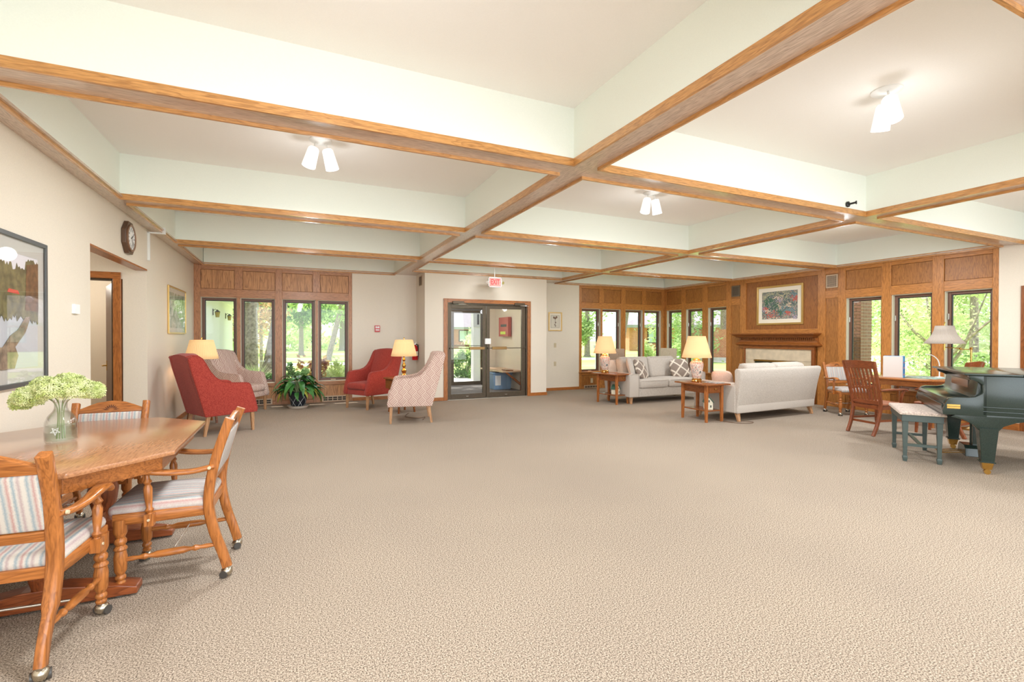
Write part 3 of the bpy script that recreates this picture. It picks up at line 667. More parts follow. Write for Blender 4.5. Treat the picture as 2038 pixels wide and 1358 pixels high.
for r_ in (.024,):
    for k in range(5):
        a = k*2*PI/5-PI/2; emb.tube([(.0765*math.sin(.0), 0, 0)]*0+[(math.cos(a)*r_, -.0765, .075+math.sin(a)*r_), (math.cos(a+2*PI*2/5)*r_, -.0765, .075+math.sin(a+4*PI/5)*r_)], .0018, 4)
emb.make('embossed_star', plain('frosted', srgb(210, 214, 210), .4), vz)
hy_green = None
def petal_mat(name, c1, c2, sc_=90):
    m_, t, b = newmat(name); tc = nd(t, 'ShaderNodeTexCoord'); n = nd(t, 'ShaderNodeTexNoise', i_Scale=float(sc_)); t.links.new(tc.outputs['Object'], n.inputs['Vector'])
    r_ = ramp(t, n.outputs[0], [(.35, srgb(*c1)), (.65, srgb(*c2))]); t.links.new(r_.outputs[0], b.inputs['Base Color']); b.inputs['Roughness'].default_value = .7
    b.inputs['Subsurface Weight'].default_value = 0
    return m_
hyd = petal_mat('hydrangea_petals', (176, 192, 104), (226, 232, 176), 25); stem_m = plain('stem_green', srgb(150, 162, 110), .6)
rnd = random.Random(4)
heads = [(-.135, -.02, .275, .078, .062), (-.02, -.06, .315, .085, .066), (.085, -.03, .315, .085, .066), (.02, .05, .345, .08, .06), (-.075, .03, .33, .075, .06), (-.185, .02, .245, .052, .052), (.145, .02, .295, .058, .055)]
for k, (x, y, z, rx_, rz_) in enumerate(heads):
    t = thing('hydrangea', ['pale green hydrangea head drooping at the left of the vase', 'pale green hydrangea head at the front of the bunch', 'pale green hydrangea head at the right of the bunch', 'pale green hydrangea head at the top of the bunch', 'pale green hydrangea head behind the front bloom', 'lowest small hydrangea bloom hanging leftmost from the vase', 'small hydrangea bloom at the far right edge of the bunch'][k], 'flower', (-1.262, 3.715, TZ), group='hydrangeas in the glass vase')
    b = B()
    for i in range(620):
        ph = rnd.uniform(0, 2*PI); ct = rnd.uniform(-.75, 1); st_ = math.sqrt(1-ct*ct); q = rnd.uniform(.82, 1.05)
        c = V((x+rx_*st_*math.cos(ph)*q, y+rx_*st_*math.sin(ph)*q, z+rz_*ct*q)); n_ = V((st_*math.cos(ph), st_*math.sin(ph), ct))
        n_ = (n_+V((rnd.uniform(-.5, .5), rnd.uniform(-.5, .5), rnd.uniform(-.5, .5)))).normalized(); u_ = n_.orthogonal().normalized(); w_ = n_.cross(u_); e = rnd.uniform(.007, .012)
        u2 = (u_+w_)*.7; w2 = (w_-u_)*.7
        for A, C in ((u_, w_), (w_, -u_), (-u_, -w_), (-w_, u_)):
            b.add([c, c+(A*1.0+C*.35)*e, c+A*1.35*e+n_*.002, c+(A*1.0-C*.35)*e], [(0, 1, 2, 3)])
    b.make('bloom', hyd, t, smooth=False, kind='stuff')
    B().tube(bez([(x*.12, y*.2, .02), (x*.1, y*.2, .2), (x*.45, y*.45, .27), (x, y, z-.02)], 5), .0026, 5).make('stem', stem_m, t)

# upholstered wing-back armchairs: origin on floor under the front centre, faces -y (s grows towards +y)
def armchair(label, fab, w_=.70, group='high-back lounge armchairs'):
    t = thing('armchair', label, 'armchair', group=group)
    hw = w_/2
    prof = [(0.015, .275), (.0, .33), (.03, .46), (.10, .69), (.125, .72), (.17, .73), (.40, .745), (.50, .775), (.58, .83), (.65, .92), (.70, 1.02), (.745, 1.10), (.79, 1.135), (.86, 1.14), (.925, 1.125), (.93, 1.10), (.90, .96), (.80, .60), (.715, .275)]
    for s in (-1, 1):
        b = B(); a0, a1 = (hw-.085, hw) if s > 0 else (-hw, -hw+.085)
        b.prism(prof, a0, a1, 'yz')
        b.make('side_panel', fab, t, bevel=.014, angle=60)
        B().tube([(s*(hw-.002), y, z) for y, z in prof[:16]], .005, 5).make('piping', fab, t)
    # backrest slab leaning between the wings, softly crowned
    poly = [(.50, .40), (.56, .56), (.66, .86), (.745, 1.12), (.78, 1.15), (.86, 1.155), (.93, 1.135), (.90, .96), (.80, .60), (.715, .28), (.60, .28)]
    rgs = []
    N = 9
    for i in range(N):
        x = -hw+.08+(w_-.16)*i/(N-1); k = 1-(2*i/(N-1)-1)**2
        rgs.append([(x, y-(.03*k if q < 5 else 0), z+(.022*k if 3 <= q <= 6 else 0)) for q, (y, z) in enumerate(poly)])
    B().rings(rgs).make('backrest', fab, t, angle=50)
    B().box(-hw+.08, hw-.08, .03, .60, .275, .375).make('front_rail', fab, t, bevel=.012)
    B().rbox(-hw+.088, hw-.088, .005, .60, .375, .505, .045, crown=.03).make('seat_cushion', fab, t)
    lm = oak('z', **LG)
    for x, y, dx, dy in ((-hw+.05, .06, 0, -.01), (hw-.05, .06, 0, -.01), (-hw+.05, .66, 0, .05), (hw-.05, .66, 0, .05)):
        B().sweep([(x, y, .285), (x+dx, y+dy, 0)], [.05, .034], [.05, .034], (1, 0, 0), sq=.15).make('leg', lm, t, angle=30)
    return t
def face(o, x, y, dx, dy):  # -y of the thing points along (dx,dy)
    o.location = (x, y, 0); o.rotation_euler.z = math.atan2(dx, -dy)
r1 = armchair('red tweed high-back armchair at the left wall, its back and side towards us', red_fab)
face(r1, -.665+.0, 8.56, .876, .481)
r2 = dup(r1, (0, 0, 0), 0, 'red tweed high-back armchair facing us beside the brass lamp table'); face(r2, 1.09, 9.79, -.846, -.532)
w1 = armchair('cream and brown lattice armchair seen from its side in front of the entrance', tan_fab)
face(w1, 1.44, 8.21, -.982, .189)
w2 = dup(w1, (0, 0, 0), 0, 'lattice patterned armchair in the corner behind the red chair, under the window'); face(w2, -.62, 10.20, .84, -.54)

# lamp tables at the left: small brown side tables
def side_table(label, loc, r_=.26, h=.655):
    t = thing('side_table', label, 'table', loc, R(20), 'lamp tables between armchairs')
    wd = oak('x', **ET)
    B().prism(octo(0, 0, 2*r_, 2*r_, .12, .12), h-.025, h).make('tabletop', wd, t, bevel=.006)
    B().prism(octo(0, 0, 2*r_-.07, 2*r_-.07, .1, .1), h-.2, h-.025).make('cabinet', wd, t, bevel=.004, smooth=False)
    B().lathe([(.012, 0), (.012, .02)], (0, -r_+.035, h-.11), (0, -r_+.01, h-.11), 10).make('knob', brass, t)
    for x in (-1, 1):
        for y in (-1, 1):
            B().sweep([(x*.15, y*.15, h-.2), (x*.155, y*.155, .2), (x*.17, y*.17, 0)], [.045, .035, .03], [.045, .035, .03], (1, 0, 0)).make('leg', wd, t)
    B().box(-.15, .15, -.15, .15, .16, .18).make('shelf', wd, t, smooth=False)
    return t
side_table('dark oak lamp table between the red and the lattice armchair by the entrance', (1.86, 9.10, 0), .29)
side_table('dark oak lamp table hidden between the two armchairs at the left wall', (-1.36, 9.25, 0))
def shade_mat(name, col, st, stripes=True):
    m_, t, b = newmat(name); b.inputs['Base Color'].default_value = srgb(*col); b.inputs['Roughness'].default_value = .8
    b.inputs['Emission Color'].default_value = srgb(*col); b.inputs['Emission Strength'].default_value = st
    return m_
pleat = shade_mat('pleated_lit_shade', (236, 196, 140), .30); creamsh = shade_mat('cream_lit_shade', (236, 186, 134), .36)
def shade(par, r0_, r1_, z0, z1, mat, pleats=0, curve=0):
    n = pleats*2 if pleats else 40; rg = []
    for k in range(5):
        f = k/4; r_ = r0_+(r1_-r0_)*f-curve*math.sin(PI*f)
        rg.append([((r_+(.004 if pleats and i % 2 else 0))*math.cos(2*PI*i/n), (r_+(.004 if pleats and i % 2 else 0))*math.sin(2*PI*i/n), z0+(z1-z0)*f) for i in range(n)])
    o = B().rings(rg, cap=False).make('lamp_shade', mat, par, angle=(80 if not pleats else 10), solid=.003)
    for r_, z in ((r0_, z0), (r1_, z1)):
        B().tube([(r_*math.cos(a*PI/16), r_*math.sin(a*PI/16), z) for a in range(33)], .0045, 5).make('trim_band', mat, o)
    return o
def table_lamp(label, loc, kind, group):
    t = thing('table_lamp', label, 'lamp', loc, group=group)
    if kind == 'brass':
        B().lathe([(.0, 0), (.085, 0), (.085, .012), (.075, .02), (.05, .04), (.032, .075), (.045, .10), (.048, .13), (.03, .155), (.018, .17), (.03, .19), (.038, .22), (.026, .25), (.015, .27), (.015, .30), (.028, .315), (.03, .33), (.018, .35), (.012, .37), (.025, .385), (.025, .40), (.008, .41), (.008, .50)], n=24).make('base', brass, t)
        shade(t, .235, .160, .40, .70, pleat, 48)
        B().sphere((0, 0, .735), .012).cyl((0, 0, .66), (0, 0, .73), .004).make('finial', brass, t)
        light('POINT', V(loc)+V((0, 0, .55)), 4, (1, .72, .42), .05, name='lamp_bulb')
    else:
        B().lathe([(.0, 0), (.082, 0), (.088, .012), (.08, .03), (.088, .04), (.07, .055), (0, .055)], n=24).make('gilt_foot', brass, t)
        B().lathe([(.06, .055), (.075, .075), (.098, .17), (.112, .27), (.116, .31), (.10, .345), (.062, .37), (.05, .375)], n=28).make('porcelain_body', porc, t)
        B().lathe([(.055, .372), (.062, .385), (.05, .395), (.03, .40), (.02, .42), (.008, .43), (.008, .48)], n=20).make('gilt_neck', brass, t)
        shade(t, .245, .145, .425, .79, creamsh, 0)
        light('POINT', V(loc)+V((0, 0, .60)), 3.5, (1, .70, .42), .05, name='lamp_bulb')
    return t
def porcelain():
    m_, t, b = newmat('painted_porcelain'); tc = nd(t, 'ShaderNodeTexCoord')
    n = nd(t, 'ShaderNodeTexNoise', i_Scale=17.0, i_Detail=3.0, i_Distortion=1.4); t.links.new(tc.outputs['Object'], n.inputs['Vector'])
    w_ = srgb(214, 202, 188)
    r_ = ramp(t, n.outputs[0], [(.30, srgb(70, 84, 96)), (.36, srgb(120, 116, 110)), (.40, w_), (.50, w_), (.54, srgb(200, 96, 66)), (.58, w_), (.64, srgb(120, 110, 120)), (.68, w_)])
    t.links.new(r_.outputs[0], b.inputs['Base Color']); b.inputs['Roughness'].default_value = .12; return m_
porc = porcelain()
table_lamp('brass table lamp with pleated shade between the red and lattice armchairs by the entrance', (1.90, 9.10, .656), 'brass', 'brass table lamps')
table_lamp('table lamp with lit pleated shade behind the red armchair at the left wall', (-1.36, 9.22, .656), 'brass', 'brass table lamps')

# end tables by the sofas
def end_table(label):
    t = thing('end_table', label, 'table', group='oak end tables beside the sofas')
    wd, wz = oak('y', **ET), oak('z', key='end_leg', base=(176, 104, 48), dark=(112, 60, 24))
    B().box(-.27, .27, -.37, .37, .615, .64).make('tabletop', wd, t, bevel=.006)
    B().box(-.15, .15, -.27, .27, .48, .615).make('apron', wd, t, smooth=False)
    d = B().box(-.125, .125, -.29, -.27, .495, .605).make('drawer', wd, t, smooth=False, bevel=.004)
    B().lathe([(.006, 0), (.006, .3), (.014, .5), (.014, .9), (.008, 1)], (0, -.29, .55), (0, -.315, .55), 12).make('knob', brass, d)
    for x in (-1, 1):
        for y in (-1, 1):
            B().sweep([(x*.165, y*.27, .615), (x*.165, y*.27, .46), (x*.168, y*.275, 0)], [.05, .05, .036], [.05, .05, .036], (1, 0, 0), sq=.12).make('leg', wz, t, angle=30)
    B().box(-.15, .15, -.27, .27, .175, .195).make('shelf', wd, t, smooth=False, bevel=.003)
    return t
et = end_table('nearer oak end table, left of the sofa that has its back to us'); et.location = (6.40, 6.17, 0); et.rotation_euler.z = R(-2)
et2 = dup(et, (6.27, 8.53, 0), R(10), 'oak end table with lamp and small drawer left of the far sofa')
table_lamp('porcelain table lamp with cream shade on the nearer end table', (6.42, 6.31, .641), 'porc', 'porcelain table lamps')
table_lamp('porcelain table lamp with cream shade on the far end table by the window', (6.22, 8.75, .641), 'porc', 'porcelain table lamps')
def toy_house(label, loc, rz, s=1):
    t = thing('miniature_house', label, 'ornament', loc, rz, 'miniature houses under the end tables', s)
    wm = plain('cream_paint', srgb(226, 220, 196), .5); gm = plain('green_roof', srgb(62, 100, 80), .5)
    B().prism([(-.055, 0), (.055, 0), (.055, .11), (0, .18), (-.055, .11)], -.07, .07, 'xz').make('walls', wm, t, smooth=False)
    B().prism([(-.07, .10), (0, .19), (.07, .10), (.07, .112), (0, .205), (-.07, .112)], -.078, .078, 'xz').make('roof', gm, t, smooth=False)
    for x, z in ((-.025, .03), (.025, .03), (0, .11)): B().box(x-.01, x+.01, -.073, -.069, z, z+.035).make('window', plain('pane_dark', srgb(80, 84, 80), .3), t, smooth=False)
    for z in (.02, .07): B().box(.054, .058, -.03, .03, z, z+.03).make('shutter', gm, t, smooth=False)
    return t
toy_house('white miniature house with green roof on the shelf of the nearer end table', (6.42, 6.05, .196), R(-35), 1.1)
toy_house('cream miniature house with green roof on the shelf of the far end table', (6.28, 8.44, .196), R(20))
tag(B().box(-.10, .10, -.14, .14, 0, .006).box(-.09, .09, -.125, .13, .006, .010).make('magazine', plain('magazine_print', srgb(150, 152, 150), .3, noise=.5, nscale=25), smooth=False, loc=(6.52, 6.02, .6415)), 'thin magazine lying on the nearer end table beside the lamp', 'magazine')

# sofas: origin at the front centre, faces -y
def sofa(label, w_=2.12):
    t = thing('sofa', label, 'sofa', group='oatmeal fabric sofas facing each other')
    hw = w_/2
    B().rbox(-hw+.02, hw-.02, .03, .90, .14, .33, .02).make('base', sofa_fab, t)
    for s in (-1, 1):
        a, b = sorted((s*(hw-.25), s*hw))
        B().prism([(a, .145), (b, .145), (b+(.0 if s > 0 else 0), .58), (b-.01, .625), ((a+b)/2, .645), (a+.01, .625), (a, .58)], .0, .86, 'xz').make('arm', sofa_fab, t, bevel=.02, angle=60)
        B().tube([(a+.0, -.002, .15), (a, -.002, .58), (a+.012, -.002, .625), ((a+b)/2, -.002, .645), (b-.012, -.002, .625), (b, -.002, .58), (b, -.002, .15)], .006, 5).make('piping', sofa_fab, t)
    # back frame: raked, flared out above the arms
    pf = [(.74, .15), (.88, .15), (.945, .56), (.965, .68), (.99, .84), (.975, .885), (.90, .895), (.87, .86), (.85, .68), (.83, .56)]
    prof = []
    for i, x in enumerate((-hw, -hw*.66, -hw*.33, 0, hw*.33, hw*.66, hw)):
        prof.append([(x+(math.copysign(.05, x)*max(0, (z-.6)/.29) if abs(x) == hw else 0)-(math.copysign(.01, x) if abs(x) == hw else 0), y, z) for y, z in pf])
    B().rings(prof).make('back_frame', sofa_fab, t, bevel=.02, angle=60)
    n = 3 if w_ > 2.3 else 2; cw = (w_-.52)/n
    for i in range(n):
        x0 = -hw+.26+cw*i
        sc1 = B().rbox(x0+.004, x0+cw-.004, -.01, .72, .33, .50, .045, crown=.02).make('seat_cushion', sofa_fab, t)
        Mc = Mt((x0+cw/2, .60, .49), rx=R(-13))
        bc = B().rbox(-cw/2+.004, cw/2-.004, -.02, .19, 0, .50, .07, Mc, seg=4).make('back_cushion', sofa_fab, t)
        for zz in (.345, .485): B().tube([(x0+.04, -.012, zz), (x0+cw-.04, -.012, zz)], .005, 5).make('piping', sofa_fab, sc1)
        B().tube([Mc @ V((-cw/2+.06, -.02, .47)), Mc @ V((cw/2-.06, -.02, .47))], .005, 5).make('piping', sofa_fab, bc)
    for x in (-hw+.09, hw-.09):
        for y, dy in ((.08, -.03), (.83, .05)):
            B().sweep([(x, y, .15), (x+(.015 if x > 0 else -.015), y+dy, 0)], [.07, .04], [.07, .04], (1, 0, 0), sq=.2).make('foot', oak('z', **LG), t)
    return t
so1 = sofa('oatmeal fabric sofa facing us in front of the corner windows, with patterned throw pillows'); so1.location = (7.47, 8.13, 0); so1.rotation_euler.z = R(0)
so2 = dup(so1, (7.73, 6.64, 0), R(180+2), 'oatmeal fabric sofa in front of the fireplace with its back to us')
def throw(label, mat, loc, rx, rz, s=.45, ry=0):
    t = Mt((0, 0, 0)); rg = []; N = 32
    for j in range(7):
        q = -1+j/3; ring = []
        for i in range(N):
            a = 2*PI*i/N; ca, sa = math.cos(a), math.sin(a)
            k = (abs(ca)**4.5+abs(sa)**4.5)**(-1/4.5); pinch = 1-.10*(math.sin(2*a)**2 < .2)*(1-abs(q))
            rr = (1-.55*abs(q)**3)
            ring.append((s/2*ca*k*rr, q*.075*(1-.0*rr), s/2*sa*k*rr))
        rg.append(ring)
    o = B().rings(rg).make('throw_pillow', mat, None); o.location = loc; o.rotation_euler = (rx, ry, rz)
    return tag(o, label, 'pillow', 'throw pillows on the sofas')
throw('taupe pillow with white lattice lines at the left end of the far sofa', pil_fab, (6.98, 8.47, .70), R(-25), R(24), .46, R(14))
throw('plain oatmeal pillow leaning on the left arm of the far sofa', sofa_fab, (6.78, 8.56, .735), R(-16), R(48), .46, R(10))
throw('taupe pillow with white lattice lines at the right end of the far sofa', pil_fab, (8.12, 8.50, .70), R(-22), R(-18), .44, R(-6))
throw('plain pinkish pillow standing at the left end of the sofa with its back to us', fabric('blush_fabric', (222, 196, 180), (200, 170, 156), 150), (6.90, 6.18, .66), R(24), R(-70), .36)
# ------------------------------------------------------------- window table group
wt = thing('game_table', 'octagonal oak table by the right windows, covered with a jigsaw puzzle', 'table', (9.42, 4.50, 0))
B().prism(octo(0, 0, 1.06, 1.26, .26, .28), .725, .752).make('tabletop', oak('y', **CH), wt, bevel=.006)
a1, a2 = octo(0, 0, .94, 1.14, .24, .26), octo(0, 0, .90, 1.10, .23, .25)
for i in range(8):
    j = (i+1) % 8; B().prism([a1[i], a1[j], a2[j], a2[i]], .63, .725).make('apron', oak('y', **CH), wt, smooth=False)
for x in (-.33, .33):
    for y in (-.40, .40): B().lathe([(.038, 0), (.038, .14), (.026, .18), (.036, .24), (.03, .5), (.02, .9), (.022, 1)], (x, y, .725), (x, y, 0), 12).make('leg', oak('z', **CH), wt)
puz = petal_mat('jigsaw_print', (96, 140, 132), (206, 216, 204), 22)
tag(B().box(-.30, .30, -.24, .24, 0, .004).make('jigsaw_puzzle', puz, smooth=False, loc=(9.50, 4.36, .7535)), 'unfinished green jigsaw puzzle lying flat on the window table', 'puzzle')
for x, y, rz, lb in ((9.30, 4.74, .3, 'white paper sheet on the window table behind the standing box'), (9.58, 4.78, -.2, 'white paper sheet near the far edge of the window table')):
    o = B().box(-.11, .11, -.14, .14, 0, .003).make('paper_sheet', white, smooth=False, loc=(x, y, .7535)); o.rotation_euler.z = rz; tag(o, lb, 'paper', 'papers on the window table')
bxm = petal_mat('blue_box_print', (24, 110, 190), (70, 160, 214), 9)
pb = thing('puzzle_box', 'white and blue puzzle box standing upright on the window table', 'box', (9.12, 4.66, .7535), R(-78))
B().box(-.135, .135, -.035, .03, 0, .35).make('tray', plain('grey_board', srgb(214, 206, 200), .6), pb, smooth=False, bevel=.002)
B().box(-.138, .138, .03, .06, 0, .355).box(.1355, .139, -.04, .03, 0, .355).make('lid', bxm, pb, smooth=False)
for z, c in ((.05, red_m), (.16, plain('orange', srgb(226, 120, 60), .5)), (.25, red_m)): B().sphere((.140, 0, z), .018, 8, 5, sc_=(.15, 1, 1)).make('printed_flower', c, pb)
sn = thing('desk_lamp', 'thin white gooseneck desk lamp on the window table', 'lamp', (9.72, 4.30, .7535))
B().lathe([(.06, 0), (.06, .012), (.01, .02)], n=18).make('base', white, sn)
B().tube(bez([(0, 0, .015), (0, .0, .2), (-.03, .015, .30), (-.12, .05, .37), (-.22, .09, .385)], 6), .008, 6).make('arm', white, sn)

def slat_chair(label):
    t = thing('slat_chair', label, 'chair', group='cherry slat-back chairs at the window table')
    o, ox, oy = oak('z', **RD), oak('x', **RD), oak('y', **RD)
    lean = lambda z: .05-max(0, z-.45)*.20-max(0, z-.8)*.10
    for s in (-1, 1):
        pts = [(s*.20, -.06, 0), (s*.205, .0, .14), (s*.21, .04, .30), (s*.215, .055, .45), (s*.225, lean(.7), .70), (s*.238, lean(1.06), 1.06)]
        B().sweep(bez(pts, 4), .045, [.034]*21, (0, 1, 0), sq=.2).make('back_post', o, t, angle=50)
        B().sweep([(s*.205, .49, .43), (s*.205, .49, .2), (s*.207, .50, 0)], [.044, .038, .03], [.044, .038, .03], (1, 0, 0), sq=.15).make('front_leg', o, t)
        B().box(s*.205-.011, s*.205+.011, .06, .48, .375, .43).make('side_rail', oy, t, smooth=False)
        B().sweep(bez([(s*.232, .02, .655), (s*.25, .2, .665), (s*.255, .42, .665), (s*.245, .49, .645)], 4), .045, .024, (1, 0, 0), sq=.5).make('arm', oy, t)
        B().sweep(bez([(s*.215, .42, .43), (s*.235, .40, .53), (s*.25, .43, .655)], 4), .03, .03, (0, 1, 0)).make('arm_support', o, t)
    B().rings([[(x, lean(z)+.028*(1-(x/.24)**2)*-1+dy, z) for z, dy in ((.965, -.012), (.965, .012), (1.085-.012*abs(x)/.24, .012), (1.085-.012*abs(x)/.24, -.012))] for x in [-.255+.0425*i for i in range(13)]]).make('crest_rail', ox, t, angle=40)
    B().box(-.215, .215, .035, .06, .45, .50).make('lower_rail', ox, t, smooth=False)
    for i in range(7):
        x = -.165+.055*i; k = .025*(1-(x/.24)**2)
        B().sweep([(x*.92, .045, .49), (x*.95, lean(.62)-.0, .62), (x, lean(.8)-k*.7, .80), (x*1.03, lean(.97)-k, .97)], .032, .011, (1, 0, 0), sq=.3).make('slat', o, t)
    for ya in (.475, .04): B().box(-.20, .20, ya, ya+.025, .375, .43).make('seat_rail', ox, t, smooth=False)
    B().rbox(-.23, .23, .055, .525, .43, .462, .014, crown=.004).make('seat', oak('y', key='seat_cherry', base=(176, 110, 78), dark=(120, 66, 40)), t)
    B().box(-.2, .2, .03, .05, .16, .19).box(-.21, -.19, .04, .49, .2, .23).box(.19, .21, .04, .49, .2, .23).make('stretcher', ox, t, smooth=False)
    return t
sc1 = slat_chair('cherry slat-back armchair with its back to us near the piano bench')
sc1.location = (7.63, 4.284, 0); sc1.rotation_euler.z = R(-101.5)
dup(sc1, (8.69, 3.53, 0), R(3), 'cherry slat-back chair half hidden behind the piano lid')

def side_chair(label, fab, loc, rz):
    t = thing('side_chair', label, 'chair', loc, rz, 'upholstered chairs in the window corner')
    B().rbox(-.24, .24, .0, .48, .40, .48, .03, crown=.01).make('seat', fab, t)
    B().rbox(-.22, .22, -.03, .04, .48, 1.12, .025, Mt((0, 0, 0), rx=R(4))).make('backrest', fab, t)
    for x in (-.2, .2):
        for y in (.03, .44): B().sweep([(x, y, .41), (x, y, 0)], [.045, .03], [.045, .03], (1, 0, 0)).make('leg', oak('z', **RD), t)
    return t
side_chair('brown fabric chair whose back shows above the far sofa beside the window lamp', fabric('brown_fabric', (176, 152, 130), (140, 116, 96), 90), (7.5, 10.0, 0), R(170))
side_chair('cream fabric chair whose back shows above the far sofa at the room corner', fabric('cream_fabric', (206, 192, 168), (180, 166, 142), 90), (9.28, 10.15, 0), R(120))

# swing-arm floor lamp
fl_ = thing('floor_lamp', 'brass swing-arm floor lamp with grey-beige pleated shade behind the piano', 'lamp', (9.49, 3.80, 0))
B().lathe([(.14, 0), (.14, .015), (.05, .03), (.012, .05)], n=24).make('base', brass, fl_)
B().cyl((0, 0, .04), (0, 0, 1.24), .011).sphere((0, 0, 1.25), .02).make('pole', brass, fl_)
ax_, ay_ = -.31, .20
B().tube([(0, 0, 1.235), (-.20, .05, 1.235)], .007).sphere((-.20, .05, 1.245), .018).tube([(-.20, .05, 1.25), (ax_, ay_, 1.265)], .007).cyl((ax_, ay_, 1.22), (ax_, ay_, 1.36), .012).make('swing_arm', brass, fl_)
shm = plain('grey_beige_shade', srgb(166, 154, 142), .85)
sh = shade(fl_, .245, .11, 0, .27, shm, 60, .03); sh.location = (ax_, ay_, 1.325)
B().cyl((0, 0, 0), (0, 0, .04), .006).sphere((0, 0, .045), .012).make('finial', brass, fl_, loc=(ax_, ay_, 1.60))

# grand piano, local x = bass->treble, y = away from the pianist
pm = plain('piano_black', srgb(36, 48, 42), .22, 0, .35, noise=.35, nscale=220, coat=.22)
pm.node_tree.nodes['Principled BSDF'].inputs['Coat Roughness'].default_value = .12
gp = thing('grand_piano', 'black grand piano with closed lid and brass casters at the right edge', 'piano', (6.90, 3.16, 0), R(-146))
W2 = .745
def rimline(off=0):
    pts = [(W2+off, .31-off), (W2+off, .62), (W2-.03+off, .80), (W2-.14+off, .98), (.42+off, 1.14+off), (.24+off, 1.32+off), (.10+off, 1.50+off), (-.08, 1.66+off), (-.32, 1.74+off), (-.55-off*.5, 1.68+off), (-.70-off, 1.52), (-W2-off, 1.34), (-W2-off, .31-off)]
    return pts
B().prism(rimline(), .615, 1.018).make('rim', pm, gp, bevel=.004, angle=35)
for z in (.655, .70):
    B().tube([(x+.001, y, z) for x, y in rimline()[:8]], .0035, 5).make('rim_moulding', pm, gp)
arm = [(-.0, .60), (-.005, .64), (.012, .70), (.028, .745), (.05, .775), (.09, .787), (.20, .79), (.255, .80), (.30, .83), (.325, .875), (.315, .92), (.275, .955), (.225, .975), (.205, .995), (.205, 1.018), (.34, 1.018), (.34, .60)]
for s in (-1, 1):
    a, b = sorted((s*W2, s*(W2-.075)))
    B().prism(arm, a, b, 'yz').make('cheek', pm, gp, bevel=.004, angle=40)
    B().prism([(.10, .60), (.06, .58), (.16, .555), (.24, .51), (.285, .45), (.425, .45), (.47, .51), (.56, .555), (.70, .585), (.80, .615), (.1, .615)], *sorted((s*(W2-.01), s*(W2-.11))), 'yz').make('leg_bracket', pm, gp, bevel=.004, angle=40)
    B().sweep([(s*(W2-.065), .355, .48), (s*(W2-.065), .355, .13)], [.15, .098], [.15, .098], (0, 1, 0), sq=.06).box(s*(W2-.065)-.058, s*(W2-.065)+.058, .355-.058, .355+.058, .125, .14).make('leg', pm, gp, angle=30)
    f = B().sweep([(s*(W2-.065), .355, .125), (s*(W2-.065), .355, .055)], [.095, .07], [.095, .07], (0, 1, 0), sq=.1).make('ferrule', brass, gp, angle=30)
    B().cyl((s*(W2-.065)-.018, .36, .027), (s*(W2-.065)+.018, .36, .027), .027, n=16).cyl((s*(W2-.065), .36, .04), (s*(W2-.065), .36, .06), .018).make('caster', brass, f)
B().sweep([(-.30, 1.45, .62), (-.30, 1.45, .13)], [.15, .10], [.15, .10], (0, 1, 0), sq=.06).make('leg', pm, gp, angle=30)
B().sweep([(-.30, 1.45, .13), (-.30, 1.45, .05)], [.095, .07], [.095, .07], (0, 1, 0)).cyl((-.318, 1.45, .027), (-.282, 1.45, .027), .027, n=16).make('ferrule', brass, gp, angle=30)
B().box(-W2+.075, W2-.075, -.0, .32, .60, .635).box(-W2+.075, W2-.075, .0, .02, .635, .70).make('key_slip', pm, gp, smooth=False, bevel=.003)
B().prism([(.015, .69), (.015, .735), (.035, .76), (.07, .768), (.20, .772), (.245, .785), (.27, .82), (.285, .95), (.29, 1.0), (.33, 1.0), (.33, .64), (.03, .64)], -W2+.075, W2-.075, 'yz').make('fallboard', pm, gp, bevel=.003, angle=40)
B().box(-.35, .35, .275, .283, .845, .95).make('name_board_panel', plain('piano_brown', srgb(92, 74, 62), .2, coat=.5), gp, smooth=False)
lid = [(W2+.018, .165), (W2+.018, .62), (W2-.01, .81), (W2-.12, 1.0), (.44, 1.16), (.26, 1.34), (.12, 1.52), (-.07, 1.68), (-.32, 1.76), (-.56, 1.70), (-.715, 1.53), (-W2-.018, 1.35), (-W2-.018, .165)]
B().prism([lid[0], (W2+.018, .60), (-W2-.018, .60), lid[-1]], 1.022, 1.042).make('lid_flap', pm, gp, bevel=.004, angle=30)
B().prism([(W2+.018, .605)]+lid[1:-1]+[(-W2-.018, .605)], 1.022, 1.042).make('lid', pm, gp, bevel=.004, angle=30)
for z in (.668, .692): B().box(W2, W2+.004, .03, .135, z, z+.019).make('brass_plate', brass, gp, smooth=False)
ly = B().box(-.06, -.03, .38, .42, .16, .60).box(.03, .06, .38, .42, .16, .60).make('pedal_lyre', pm, gp, smooth=False, bevel=.004)
B().prism([(-.17, .07), (.17, .07), (.15, .16), (.10, .19), (-.10, .19), (-.15, .16)], .30, .46, 'xz').make('pedal_box', pm, ly, smooth=False, bevel=.005)
for x in (-.09, 0, .09): B().sweep(bez([(x, .32, .10), (x, .22, .09), (x, .12, .075), (x, .08, .08)], 4), [.018]*4+[.02]*4+[.034]*4+[.03], .008, (1, 0, 0), sq=.5).make('pedal', brass, ly)

